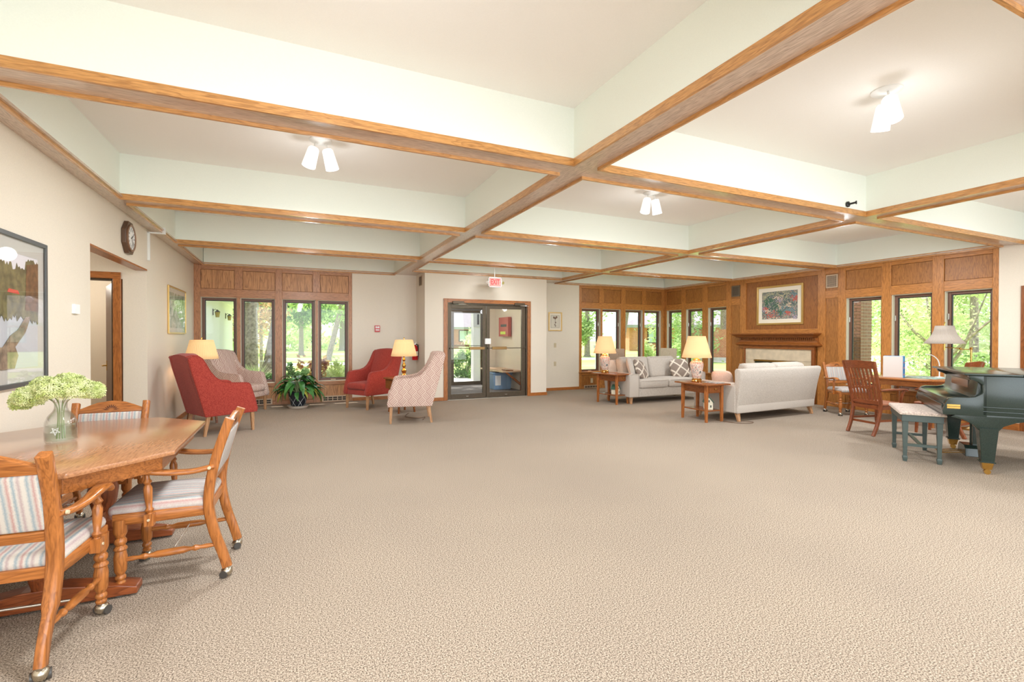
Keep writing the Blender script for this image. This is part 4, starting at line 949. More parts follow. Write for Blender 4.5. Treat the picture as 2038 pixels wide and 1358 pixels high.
# piano bench
pbn = thing('piano_bench', 'black piano bench with pale striped cushion pushed up to the keyboard', 'bench', (6.79, 3.235, 0), R(34))
bk = plain('bench_black', srgb(66, 78, 74), .35)
B().box(-.43, .43, -.185, .185, .46, .535).make('seat_box', bk, pbn, smooth=False, bevel=.004)
B().rbox(-.45, .45, -.205, .205, .535, .572, .016, crown=.012).make('cushion', fabric('bench_tapestry', (214, 196, 182), (176, 158, 148), 60), pbn)
B().tube([(-.445, -.2, .543), (.445, -.2, .543), (.445, .2, .543), (-.445, .2, .543), (-.445, -.2, .543)], .006, 6).make('piping', fabric('piping_cream', (224, 210, 192), (200, 186, 168), 60), pbn)
for x in (-1, 1):
    for y in (-1, 1):
        X, Y = x*.395, y*.15
        g = B().sweep([(X, Y, .47), (X, Y, .06)], [.054, .034], [.054, .034], (1, 0, 0), sq=.05).make('leg', bk, pbn, angle=30)
        B().sweep([(X, Y, .062), (X, Y, .045), (X, Y, 0)], [.042, .048, .034], [.042, .048, .034], (1, 0, 0), sq=.1).make('foot', bk, g, angle=30)
    B().box(x*.395-.012, x*.395+.012, -.13, .13, .175, .205).make('end_stretcher', bk, pbn, smooth=False)
B().box(-.385, .385, -.015, .015, .178, .2).make('long_stretcher', bk, pbn, smooth=False)

# potted plant in front of the far windows
pl = thing('potted_plant', 'leafy green houseplant in black and white glazed pot below the far windows', 'plant', (.085, 10.50, 0))
def potm():
    m_, t, b = newmat('black_glazed_pot'); tc = nd(t, 'ShaderNodeTexCoord'); s_x = nd(t, 'ShaderNodeSeparateXYZ'); t.links.new(tc.outputs['Object'], s_x.inputs[0])
    at = nd(t, 'ShaderNodeMath', operation='ARCTAN2'); t.links.new(s_x.outputs[1], at.inputs[0]); t.links.new(s_x.outputs[0], at.inputs[1])
    outs = []
    for sg in (1, -1):
        q = nd(t, 'ShaderNodeMath', operation='MULTIPLY_ADD'); q.inputs[1].default_value = 7/(2*PI); t.links.new(at.outputs[0], q.inputs[0])
        z = nd(t, 'ShaderNodeMath', operation='MULTIPLY'); z.inputs[1].default_value = sg*4.5; t.links.new(s_x.outputs[2], z.inputs[0]); t.links.new(z.outputs[0], q.inputs[2])
        a = nd(t, 'ShaderNodeMath', operation='ADD'); a.inputs[1].default_value = 20; t.links.new(q.outputs[0], a.inputs[0])
        f = nd(t, 'ShaderNodeMath', operation='FRACT'); t.links.new(a.outputs[0], f.inputs[0])
        l_ = nd(t, 'ShaderNodeMath', operation='LESS_THAN'); l_.inputs[1].default_value = .06; t.links.new(f.outputs[0], l_.inputs[0]); outs.append(l_)
    mx_ = nd(t, 'ShaderNodeMath', operation='MAXIMUM'); t.links.new(outs[0].outputs[0], mx_.inputs[0]); t.links.new(outs[1].outputs[0], mx_.inputs[1])
    lz = nd(t, 'ShaderNodeMath', operation='LESS_THAN'); lz.inputs[1].default_value = .23; t.links.new(s_x.outputs[2], lz.inputs[0])
    mm = nd(t, 'ShaderNodeMath', operation='MULTIPLY'); t.links.new(mx_.outputs[0], mm.inputs[0]); t.links.new(lz.outputs[0], mm.inputs[1])
    r_ = ramp(t, mm.outputs[0], [(0, srgb(40, 44, 52)), (1, srgb(200, 205, 206))]); t.links.new(r_.outputs[0], b.inputs['Base Color']); b.inputs['Roughness'].default_value = .15
    return m_
B().lathe([(.0, .04), (.125, .04), (.135, .06), (.185, .27), (.19, .29), (.2, .30), (.2, .325), (.18, .325), (.17, .30), (.165, .29), (0, .29)], n=30).make('pot', potm(), pl)
B().lathe([(0, 0), (.17, 0), (.20, .035), (.205, .045), (.19, .045), (.16, .02), (0, .02)], n=30).make('saucer', plain('white_glaze', srgb(214, 204, 190), .3), pl)
leafg = petal_mat('houseplant_leaf', (30, 84, 34), (74, 132, 62), 6); leafg.node_tree.nodes['Principled BSDF'].inputs['Roughness'].default_value = .35
leafy = petal_mat('yellowing_leaf', (120, 140, 50), (196, 180, 70), 6)
def leafmesh(L_, wd, droop, mat):
    b = B(); n = 8; rg = []
    for i in range(n+1):
        f = i/n; x = L_*math.sin(min(1.45, f*1.3+.05))/1.0*.95; z = L_*(.25*f-droop*f*f); hw_ = wd*math.sin(PI*min(1, f*.97+.02))**.8*(1-.35*f)
        rg.append([(x, -hw_, z+hw_*.35), (x, 0, z), (x, hw_, z+hw_*.35)])
    for i in range(n):
        b.add(rg[i]+rg[i+1], [(0, 1, 4, 3), (1, 2, 5, 4)])
    return b
protos = [leafmesh(.30, .055, .45, leafg).make('leaf', leafg, pl, angle=180), leafmesh(.26, .05, .75, leafg).make('leaf', leafg, pl, angle=180), leafmesh(.34, .06, .95, leafg).make('leaf', leafg, pl, angle=180), leafmesh(.24, .045, 1.0, leafy).make('leaf', leafy, pl, angle=180)]
protos[3]['label'] = 'yellowing drooping leaf'
rnd = random.Random(11)
stb = B()
for i in range(92):
    k = i if i < 4 else (3 if i % 17 == 0 else rnd.randrange(3))
    o = protos[k] if i < 4 else protos[k].copy()
    if i >= 4:
        COL.objects.link(o); o.parent = pl
    a = rnd.uniform(0, 2*PI); ring = (i % 3)
    r_ = (.05, .12, .17)[ring]*rnd.uniform(.8, 1.2); z = (.56, .46, .36)[ring]+rnd.uniform(-.05, .06)
    if k == 3: a = rnd.choice((-1.2, -.5, 3.6)); r_, z = .17, .36
    o.location = (r_*math.cos(a), r_*math.sin(a), z); o.rotation_euler = (rnd.uniform(-.3, .3), rnd.uniform(-.35, .25), a); s = rnd.uniform(.8, 1.15); o.scale = (s, s, s)
    stb.tube([(.03*math.cos(a), .03*math.sin(a), .28), (r_*.5*math.cos(a), r_*.5*math.sin(a), (z+.28)/2+.03), (r_*math.cos(a), r_*math.sin(a), z)], .004, 4)
stb.make('stems', stem_m, pl, kind='stuff')

# ------------------------------------------------------------- wall and ceiling fittings
def framed(name, label, cat, T, u0, u1, z0, z1, fm, fw_, mat_w, matm, art, depth=.025, mat2=None):
    """T(u,d,z); d towards the room"""
    t = thing(name, label, cat)
    def bb(n, a, b, d0, d1, za, zb, m_, par=t, bev=0):
        p0, p1 = T(a, d0, za), T(b, d1, zb)
        return B().box(min(p0[0], p1[0]), max(p0[0], p1[0]), min(p0[1], p1[1]), max(p0[1], p1[1]), za, zb).make(n, m_, par, smooth=False, bevel=bev)
    bb('frame', u0, u0+fw_, 0, depth, z0, z1, fm, bev=.004); bb('frame', u1-fw_, u1, 0, depth, z0, z1, fm, bev=.004)
    bb('frame', u0+fw_, u1-fw_, 0, depth, z1-fw_, z1, fm, bev=.004); bb('frame', u0+fw_, u1-fw_, 0, depth, z0, z0+fw_, fm, bev=.004)
    bb('mount', u0+fw_, u1-fw_, 0, .008, z0+fw_, z1-fw_, matm)
    a = bb('picture', u0+fw_+mat_w, u1-fw_-mat_w, .008, .010, z0+fw_+mat_w, z1-fw_-mat_w, art)
    return t, bb
TL = lambda u, d, z: (XL+d, u, z)
TF = lambda u, d, z: (u, YB-d, z)
TR_ = lambda u, d, z: (XR+.03-d, u, z)
# garden painting above the mantel: loose dabs of colour
def garden():
    m_, t, b = newmat('garden_painting'); tc = nd(t, 'ShaderNodeTexCoord')
    v = nd(t, 'ShaderNodeTexVoronoi', i_Scale=58.0); t.links.new(tc.outputs['Object'], v.inputs['Vector'])
    n = nd(t, 'ShaderNodeTexNoise', i_Scale=4.5, i_Detail=2.0); t.links.new(tc.outputs['Object'], n.inputs['Vector'])
    mxx = nd(t, 'ShaderNodeMix', data_type='RGBA'); mxx.inputs[0].default_value = .35; t.links.new(n.outputs[0], mxx.inputs[6]); t.links.new(v.outputs['Color'], mxx.inputs[7])
    sx = nd(t, 'ShaderNodeSeparateColor'); t.links.new(mxx.outputs[2], sx.inputs[0])
    r_ = ramp(t, sx.outputs[0], [(.22, srgb(50, 60, 70)), (.38, srgb(70, 92, 90)), (.46, srgb(110, 128, 108)), (.52, srgb(182, 176, 156)), (.57, srgb(88, 90, 104)), (.64, srgb(128, 132, 124)), (.72, srgb(196, 150, 138)), (.8, srgb(84, 110, 116))])
    t.links.new(r_.outputs[0], b.inputs['Base Color']); b.inputs['Roughness'].default_value = .5; return m_
ivory = plain('ivory_mount', srgb(236, 226, 208), .6)
gp_, bb = framed('framed_painting', 'large gold-framed garden painting hanging above the fireplace mantel', 'painting', TR_, 6.857, 8.003, 1.702, 2.60, gold, .045, .09, ivory, garden())
pinkd, tealp, paled, greyp = plain('paint_brick', srgb(186, 96, 84), .6, noise=.35, nscale=60), plain('paint_teal', srgb(104, 130, 136), .6, noise=.35, nscale=50), plain('paint_pale', srgb(222, 196, 170), .6, noise=.25, nscale=70), plain('paint_straw', srgb(176, 170, 138), .6, noise=.3, nscale=60)
def dabs(seed, mat, n, clusters, r_=.016):
    rr = random.Random(seed); b = B()
    for i in range(n):
        cy, cz, sy, sz = clusters[i % len(clusters)]
        y = min(7.855, max(7.008, rr.gauss(cy, sy))); z = min(2.46, max(1.828, rr.gauss(cz, sz))); r2 = r_*rr.uniform(.6, 1.4)
        d_ = .0105+rr.random()*.002
        b.prism([(y+r2*math.cos(k*PI/3+i)*rr.uniform(.7, 1.2), z+r2*.8*math.sin(k*PI/3+i)) for k in range(6)], XR+.03-d_-.001, XR+.03-d_, 'yz')
    b.make('paint_dabs', mat, gp_, smooth=False, kind='stuff')
dabs(1, pinkd, 150, [(7.60, 1.93, .11, .035), (7.78, 2.08, .03, .02), (7.22, 1.96, .03, .03), (7.05, 2.27, .04, .03)])
dabs(2, paled, 130, [(7.56, 1.865, .10, .018), (7.20, 2.15, .05, .045), (7.45, 2.32, .06, .03), (7.72, 2.02, .05, .03), (7.42, 2.09, .04, .03)], .012)
dabs(3, tealp, 90, [(7.10, 2.37, .05, .04), (7.13, 2.02, .06, .03), (7.32, 2.05, .05, .05)])
dabs(4, greyp, 150, [(7.55, 2.42, .18, .025), (7.30, 2.36, .06, .05), (7.75, 2.35, .06, .04)], .012)
dabs(5, plain('paint_green', srgb(66, 104, 78), .6, noise=.3, nscale=50), 110, [(7.76, 2.22, .03, .07), (7.50, 2.10, .06, .05), (7.40, 1.98, .05, .03), (7.60, 2.24, .06, .04)])
dabs(6, plain('paint_lilac', srgb(176, 160, 182), .6, noise=.2, nscale=60), 60, [(7.06, 1.88, .035, .035), (7.45, 2.26, .05, .03), (7.82, 2.07, .03, .03)], .013)

# big lake photograph on the left wall
dkf = plain('dark_grey_frame', srgb(78, 80, 80), .35); lgm = plain('grey_mount', srgb(196, 192, 184), .55)
bp_, bb = framed('framed_photograph', 'large dark-framed lake photograph on the left wall beyond the table', 'picture', TL, 3.62, 4.925, 1.057, 2.125, dkf, .032, .10, lgm, plain('photo_water', srgb(190, 192, 198), .5))
A0, A1 = 3.752, 4.793
def poly(pts, mat, d, name='print_shape'):
    return B().prism(pts, XL+d-.0006, XL+d+.0006, 'yz').make(name, mat, bp_, smooth=False)
poly([(A0, 1.86), (A1, 1.86), (A1, 1.99), (A0, 1.99)], plain('photo_sky', srgb(226, 222, 226), .5), .0115)
rr = random.Random(3); tr_ = [(A0, 1.62)]
x = A0
while x < A1-.02:
    x += .018; tr_.append((min(x, A1), 1.90+.05*(x > 4.6)+rr.uniform(-.03, .03)))
tr_ += [(A1, 1.94), (A1, 1.62)]
b2 = [(y, 1.62-(z-1.62)*.35*rr.uniform(.6, 1)) for y, z in reversed(tr_[1:-1])]
poly(tr_+b2, plain('photo_forest', srgb(112, 104, 66), .6, noise=.35, nscale=18), .0128)
poly([(4.60, 1.60), (4.793, 1.60), (4.793, 1.96), (4.62, 1.93)], plain('photo_cliff', srgb(112, 78, 44), .6, noise=.3, nscale=25), .0142)
rockm = plain('photo_rock', srgb(140, 120, 100), .6, noise=.4, nscale=16)
poly([(4.2, 1.19), (4.45, 1.19), (4.50, 1.28), (4.46, 1.34), (4.60, 1.44), (4.68, 1.56), (4.60, 1.55), (4.50, 1.46), (4.40, 1.42), (4.30, 1.34), (4.2, 1.34)], rockm, .0142)
poly([(4.36, 1.715), (4.52, 1.71), (4.50, 1.735), (4.38, 1.74)], plain('kayak_red', srgb(214, 84, 66), .5), .0145)
B().box(XL+.018, XL+.020, 3.65, 4.893, 1.089, 2.093).make('glazing', glass, bp_, smooth=False)
# framed print further along
gp2, bb = framed('framed_print', 'gold-framed landscape print on the left wall behind the red armchair', 'picture', TL, 8.95, 10.25, 1.46, 2.215, gold, .025, .07, plain('pale_mount', srgb(220, 216, 200), .5), petal_mat('soft_landscape', (130, 146, 112), (212, 216, 196), 9))
B().box(XL+.018, XL+.020, 8.97, 10.23, 1.48, 2.195).make('glazing', glass, gp2, smooth=False)
fp3, bb = framed('framed_botanical_print', 'small gold-framed flower print on the wall right of the entrance', 'picture', TF, 6.102, 6.506, 1.575, 2.071, gold, .025, .055, ivory, plain('print_paper', srgb(216, 208, 192), .6))
lin = plain('print_line', srgb(70, 66, 60), .6)
for a, b, za, zb in ((6.175, 6.433, 1.66, 1.664), (6.175, 6.433, 1.982, 1.986), (6.175, 6.179, 1.66, 1.986), (6.429, 6.433, 1.66, 1.986)): bb('border_line', a, b, .010, .0115, za, zb, lin)
for dx, dz, r_ in ((-.04, .11, .03), (.035, .12, .032), (.0, .09, .028), (.01, -.02, .02), (-.012, -.08, .018), (.012, -.11, .015)):
    B().sphere((6.304+dx, YB-.011, 1.82+dz), r_, 9, 5, sc_=(1, .05, 1)).make('printed_flower', plain('print_flower', srgb(124, 96, 78), .6), fp3)
B().box(6.30, 6.307, YB-.0125, YB-.010, 1.68, 1.93).make('printed_stem', lin, fp3, smooth=False)

# wall clock
ck = thing('wall_clock', 'octagonal brown wall clock with white dial above the side opening', 'clock', (XL+.001, 6.96, 2.562), 0)
oc = [(math.cos(PI/8+i*PI/4), math.sin(PI/8+i*PI/4)) for i in range(8)]
B().prism([(.20*x, .20*z) for x, z in oc], 0, .045, 'yz').make('case', plain('dark_walnut', srgb(92, 66, 48), .35), ck, bevel=.008, smooth=False)
B().lathe([(.158, 0), (.158, 1), (.135, 1), (.135, 0)], (.04, 0, 0), (.058, 0, 0), 32).make('bezel', plain('bezel_brown', srgb(140, 104, 80), .3), ck)
B().lathe([(.136, 0), (.136, 1)], (.046, 0, 0), (.049, 0, 0), 32).make('dial', white, ck, smooth=False)
tk = B()
for i in range(12):
    a = i*PI/6; tk.box(.0492, .0505, -.004, .004, .10, .125, Matrix.Rotation(a, 4, 'X'))
tk.make('hour_marks', black, ck, smooth=False)
B().box(.052, .054, -.005, .005, -.01, .07, Matrix.Rotation(R(-60), 4, 'X')).make('hour_hand', black, ck, smooth=False); B().box(.055, .057, -.0035, .0035, -.01, .10, Matrix.Rotation(R(-150), 4, 'X')).make('minute_hand', black, ck, smooth=False)
def text(s, mat, size, M_, par=None, name='lettering', ext=.0015, align='CENTER', bold=0):
    c = bpy.data.curves.new(name, 'FONT'); c.body = s; c.size = size; c.extrude = ext; c.align_x = align; c.align_y = 'CENTER'; c.offset = bold
    c.materials.append(mat)
    tmp = bpy.data.objects.new('tmp', c); me = bpy.data.meshes.new_from_object(tmp); bpy.data.objects.remove(tmp); bpy.data.curves.remove(c)
    if not me.materials: me.materials.append(mat)
    o = bpy.data.objects.new(name, me); COL.objects.link(o)
    if par is not None: o.parent = par
    o.matrix_local = M_; return o
faceF = Matrix.Rotation(R(90), 4, 'X')                              # reads from -y
faceL = Matrix.Rotation(R(90), 4, 'Z') @ Matrix.Rotation(R(90), 4, 'X')   # on the left wall, reads from +x
for h in range(1, 13):
    a = h*PI/6; text(str(h), black, .034, Mt((.0492, .088*math.sin(a), .088*math.cos(a))) @ faceL, ck, 'numeral', .0005)
tag(B().box(XL, XL+.02, 5.44, 5.56, 1.615, 1.70).box(XL+.02, XL+.023, 5.46, 5.51, 1.655, 1.685).make('thermostat', white, bevel=.004, smooth=False), 'small white thermostat on the left wall before the opening', 'thermostat')
tag(B().box(XL, XL+.025, 7.845, 7.895, 2.43, 2.812).box(XL+.0, XL+.2, 7.845, 7.895, Zb-.018, Zb-.001).box(XL+.165, XL+.2, 7.845, 7.895, Zb-.002, Zb+.07).make('white_cable_trunking', soffit_cream, bevel=.004, smooth=False), 'white cable trunking running down the left wall from the ceiling beam', 'conduit')
# pull station, extinguisher, grille, switches
ps = thing('fire_alarm_pull', 'red fire alarm pull station on the cream wall right of the windows', 'alarm', (1.717, YB, 1.597))
B().box(-.056, .056, -.04, 0, -.072, .072).make('housing', red_m, ps, smooth=False, bevel=.006)
B().box(-.042, .042, -.044, -.04, .01, .055).make('label_plate', white, ps, smooth=False)
text('FIRE', red_m, .026, Mt((0, -.0445, .045)) @ faceF, ps); text('PULL', red_m, .026, Mt((0, -.0445, .02)) @ faceF, ps)
B().box(-.042, .042, -.052, -.04, -.04, -.015).make('pull_handle', white, ps, smooth=False, bevel=.003)
ex = thing('fire_extinguisher', 'red fire extinguisher hanging on the side of the entrance bay', 'extinguisher', (2.53, 10.92, .885))
B().lathe([(.0, 0), (.06, 0), (.066, .015), (.066, .27), (.055, .31), (.025, .335), (.025, .35), (0, .35)], n=20).make('cylinder', red_m, ex)
B().box(-.055, .055, -.067, -.05, .10, .2).make('instruction_label', plain('label_cream', srgb(226, 214, 190), .5), ex, smooth=False)
B().cyl((0, 0, .345), (0, 0, .375), .018).box(-.012, .012, -.09, .02, .375, .39).box(-.01, .01, -.1, .02, .40, .41).make('valve', chrome, ex)
B().tube(bez([(.02, 0, .36), (.07, .0, .34), (.078, 0, .2), (.076, 0, .08)], 5), .008).make('hose', black, ex)
B().box(.055, .078, -.03, .03, .12, .35).make('bracket', black, ex, smooth=False)
vg = thing('air_vent', 'beige air grille high on the side of the entrance bay', 'vent', (2.609, 10.69, 2.675))
B().box(-.01, 0, -.14, .14, -.11, .11).make('frame', vent_m, vg, smooth=False, bevel=.003)
for i in range(8): B().box(-.014, -.01, -.115, .115, -.09+.023*i, -.09+.023*i+.012).make('louvre', vent_hole, vg, smooth=False)
for n_, z0, z1, lb in (('light_switch', 1.134, 1.262, 'beige light switch plate below the small flower print'), ('wall_outlet', .646, .766, 'beige outlet plate low on the wall below the switch')):
    t = thing(n_, lb, 'switch', (6.305, YB, (z0+z1)/2)); B().box(-.035, .035, -.007, 0, -.06, .06).make('plate', beige_pl, t, smooth=False, bevel=.003)
    B().box(-.006, .006, -.018, -.007, -.012, .012).make('toggle', beige_pl, t, smooth=False)
# exit sign
xs_ = thing('exit_sign', 'lit red EXIT sign hanging from the ceiling before the entrance doors', 'sign', (4.078, 9.9, 2.63))
B().cyl((0, 0, .12), (0, 0, ZC-2.63), .006).cyl((0, 0, ZC-2.645), (0, 0, ZC-2.631), .05).make('hanger', white, xs_)
pinkl = emis('exit_face', srgb(236, 150, 138), .15, srgb(214, 120, 110)); redl = emis('exit_letters', srgb(226, 30, 36), .45)
B().prism([(-.135, -.11), (.135, -.11), (.155, -.08), (.155, .08), (.135, .11), (-.135, .11), (-.155, .08), (-.155, -.08)], -.03, .03, 'xz').make('housing', soffit_cream, xs_, smooth=False, bevel=.006)
B().box(-.14, .14, -.034, -.03, -.095, .095).make('lens', pinkl, xs_, smooth=False)
text('EXIT', redl, .165, Mt((0, -.035, 0)) @ faceF @ Matrix.Diagonal((.62, 1.02, 1, 1)), xs_, bold=.003)
for s in (-1, 1):
    B().prism([(s*.128, -.012), (s*.112, .0), (s*.128, .012)], -.037, -.034, 'xz').make('arrow', redl, xs_, smooth=False)
    B().lathe([(.012, 0), (.03, .4), (.034, 1)], (s*.17, 0, 0), (s*.185, -.05, -.01), 14).make('emergency_head', chrome, xs_)
# sprinkler-like black fitting on a coffer face
sf = thing('wall_sensor', 'small black round sensor on the white coffer face by the beam crossing', 'sensor', (5.69, 3.376, 2.915))
B().lathe([(.032, 0), (.032, .012), (.02, .02)], (0, -.0, 0), (0, -1, 0), 16).make('rosette', black, sf); B().cyl((0, -.02, 0), (.02, -.075, .005), .011).cyl((.02, -.075, .005), (.024, -.085, .005), .02).make('nozzle', black, sf)
# ceiling spot fixtures
bulb = emis('lit_bulb', (1, .98, .95, 1), 6.0)
def spots(label, x, y, rz):
    t = thing('ceiling_spotlight', label, 'lamp', (x, y, ZC), rz, 'twin white ceiling spotlights')
    B().lathe([(.10, 0), (.10, -.008), (.085, -.02), (.02, -.028)], n=28).make('canopy', white, t)
    for s in (-1, 1):
        p0, p1 = V((s*.045, 0, -.03)), V((s*.105, .02*s, -.265)); q = p0.lerp(p1, .22)
        B().cyl(p0, q, .008).make('stem', white, t)
        c = B().lathe([(.0, 0), (.040, 0), (.05, .08), (.062, 1), (.057, 1), (.045, .5)], q, p1, 22, cap=False).make('shade', emis('glowing_white_shade', (1, .99, .97, 1), .5), t)
        B().lathe([(.0, 0), (.05, 0), (.05, 1), (0, 1)], q.lerp(p1, .86), q.lerp(p1, .9), 18, cap=False).make('bulb', bulb, c)
    return t
spots('twin white spotlight fixture in the coffer above the dining side', .24, 4.93, R(-8)); spots('twin white spotlight fixture in the middle coffer', 4.22, 4.93, R(-8)); spots('twin white spotlight fixture in the nearest right coffer', 4.09, 2.15, R(38))
for x in (.24, 4.19, 8.14):  # lamps added as fill across the ceiling; most coffers have no fixture built
    for y, p in ((-.5, 30), (2.13, 30), (4.9, 30), (7.5, 15), (9.3, 8)):
        light('POINT', (x, y, 2.60), p*.16*LK, (.92, .965, 1), .1, name='glow_and_fill')
        light('AREA', (x, y, 2.92), p*LK, (.92, .965, 1), .35, direction=(0, 0, -1), name='spot_and_fill_light')
# vestibule things
pn = thing('alarm_control_box', 'red fire alarm control box on the vestibule wall behind the glass door', 'alarm box', (5.48, 12.42, 1.70))
B().box(-.10, 0, -.33, .33, -.27, .27).make('cabinet', plain('panel_red', srgb(176, 66, 54), .4), pn, smooth=False, bevel=.006)
B().box(-.104, -.10, -.22, .18, -.0, .07).make('display', black, pn, smooth=False); B().box(-.104, -.10, -.15, .2, -.21, -.13).make('display', plain('lime_display', srgb(200, 220, 60), .4), pn, smooth=False)
bn = thing('storage_tote', 'blue plastic storage tote with paper label under the vestibule shelf', 'bin', (5.12, 12.05, 0))
bl = plain('tote_blue', srgb(126, 158, 190), .45)
B().prism([(-.24, 0), (.24, 0), (.28, .42), (-.28, .42)], -.2, .2, 'xz').make('tub', bl, bn, smooth=False, bevel=.02)
B().box(-.30, .30, -.22, .22, .42, .46).make('lid', bl, bn, smooth=False, bevel=.012)
for i in range(5): B().prism([(-.2+.1*i, .03), (-.185+.1*i, .03), (-.185+.1*i, .38), (-.2+.1*i, .38)], -.207, -.2, 'xz').make('rib', bl, bn, smooth=False)
B().box(-.22, -.06, -.212, -.205, .12, .38).make('paper_label', white, bn, smooth=False)
bh = thing('wooden_shelf_bench', 'rough wooden shelf bench with angled brace in the entrance vestibule', 'bench', (5.2, 12.1, 0))
pw = oak('y', key='pale_board', base=(216, 186, 158), dark=(176, 130, 96))
B().box(-.32, .3, -.8, .8, .50, .535).make('top', pw, bh, smooth=False); B().box(.2, .3, -.8, -.74, 0, .5).box(.2, .3, .74, .8, 0, .5).make('post', oak('z', **ET), bh, smooth=False)
B().prism([(-.25, .5), (-.18, .5), (.3, .14), (.3, .06)], -.80, -.76, 'xz').make('brace', oak('x', **ET), bh, smooth=False)
B().box(-.2, .0, -.75, -.45, .536, .56).make('board_offcut', oak('y', **ET), bh, smooth=False)
# ------------------------------------------------------------- outdoors
def leafmat(name, c1, c2, sc_=1.5):
    m_, t, b = newmat(name); out = t.nodes['Material Output']; t.nodes.remove(b)
    tc = nd(t, 'ShaderNodeTexCoord'); n = nd(t, 'ShaderNodeTexNoise', i_Scale=float(sc_), i_Detail=4.0); t.links.new(tc.outputs['Object'], n.inputs['Vector'])
    r_ = ramp(t, n.outputs[0], [(.35, srgb(*c1)), (.62, srgb(*c2))])
    d = nd(t, 'ShaderNodeBsdfDiffuse'); tr = nd(t, 'ShaderNodeBsdfTranslucent'); mx_ = nd(t, 'ShaderNodeMixShader'); mx_.inputs[0].default_value = .5
    t.links.new(r_.outputs[0], d.inputs[0]); t.links.new(r_.outputs[0], tr.inputs[0]); t.links.new(d.outputs[0], mx_.inputs[1]); t.links.new(tr.outputs[0], mx_.inputs[2]); t.links.new(mx_.outputs[0], out.inputs[0]); return m_
g_mid = leafmat('leaf_mid_green', (146, 178, 112), (206, 226, 158)); g_dark = leafmat('leaf_deep_green', (92, 128, 84), (150, 184, 120)); g_lime = leafmat('leaf_lime', (196, 214, 146), (242, 248, 204))
g_bronze = leafmat('leaf_bronze', (150, 130, 90), (222, 190, 150), 4); g_pale = leafmat('leaf_pale', (190, 214, 150), (240, 246, 210)); g_purple = leafmat('leaf_coleus', (150, 90, 84), (222, 190, 120), 8)
bark = plain('grey_bark', srgb(158, 146, 134), .9, noise=.35, nscale=14, bump=.8)
def grass_m():
    m_, t, b = newmat('lawn_grass'); tc = nd(t, 'ShaderNodeTexCoord')
    n = nd(t, 'ShaderNodeTexNoise', i_Scale=.25, i_Detail=6.0); t.links.new(tc.outputs['Object'], n.inputs['Vector'])
    r_ = ramp(t, n.outputs[0], [(.35, srgb(168, 198, 96)), (.65, srgb(206, 222, 130))]); t.links.new(r_.outputs[0], b.inputs['Base Color']); b.inputs['Roughness'].default_value = .95; return m_
lw_ = B()
for q in ((-80, 160, 15.0, 160, -.3, -.16), (-80, -2.2, 11.35, 15, -.3, -.16), (-2.2, 10.4, 13.45, 15, -.3, -.16), (10.4, 160, -60, 15, -.3, -.16)): lw_.box(*q)
lw = lw_.make('ground', grass_m(), smooth=False); lw['kind'] = 'structure'
pave = plain('pale_concrete', srgb(222, 216, 206), .9, noise=.05, nscale=3)
rd = B().box(-80, 40, 28, 31, -.16, -.14).box(3.0, 6.0, 13.45, 28, -.16, -.135).box(16, 120, 4.0, 9.0, -.16, -.13).box(24, 90, 9.0, 24, -.16, -.13).make('pavement', pave, smooth=False); rd['kind'] = 'structure'
# eaves over the windows, and the wing of the building at the left
ev = B().box(-2.2, 10.3, 11.35, 12.16, 2.42, 2.6).box(10.25, 11.4, -5, 12.25, 2.42, 2.6).make('roof_eaves', coffer_white, smooth=False); ev['kind'] = 'structure'
wv = B().box(-2.3, -2.0, 11.36, 20.0, -.16, 2.5).make('wall_wing', plain('white_stucco', srgb(226, 226, 220), .7, noise=.04, nscale=20), smooth=False); wv['kind'] = 'structure'
wsf = B().box(-2.3, -1.28, 12.25, 21.0, 2.48, 2.56).make('roof_wing', soffit_cream, wv, smooth=False)
B().box(-1.28, -1.22, 12.25, 21.05, 2.46, 2.70).box(-2.3, -1.22, 21.0, 21.06, 2.46, 2.70).make('fascia', plain('grey_fascia', srgb(136, 138, 140), .6), wv, smooth=False)
def lantern(y, lb):
    t = thing('wall_lantern', lb, 'lamp', (-2.0, y, 2.06), group='lanterns on the white wing wall', scale=.62)
    ir = plain('dark_iron', srgb(66, 62, 54), .5, .4)
    B().box(0, .03, -.05, .05, -.1, .18).make('back_plate', ir, t, smooth=False)
    B().tube([(.02, 0, .1), (.10, 0, .17), (.17, 0, .12)], .012).lathe([(.12, 0), (.03, .09), (.0, .12)], (.18, 0, .04), n=6).make('hood', ir, t, smooth=False)
    B().lathe([(.07, -.19), (.10, .04)], (.18, 0, 0), n=6).make('amber_glass', plain('amber_glass', srgb(160, 140, 60), .2), t, smooth=False)
lantern(15.3, 'nearer iron wall lantern with amber glass on the white outside wall'); lantern(18.0, 'farther iron wall lantern with amber glass on the white outside wall')
col_ = thing('entrance_column', 'grey entrance column with black number plate outside the glass doors', 'column', (5.87, 16.0, -.15))
B().box(-.13, .13, -.13, .13, 0, 2.65).make('shaft', plain('grey_render', srgb(196, 192, 190), .7, noise=.05), col_, smooth=False)
pl_ = B().box(-.14, .17, -.16, -.13, 1.92, 2.38).make('number_plate', plain('plate_grey', srgb(172, 168, 166), .6), col_, smooth=False)
text('1', black, .50, Mt((.03, -.165, 2.16)) @ faceF, col_, 'numeral', bold=.012)

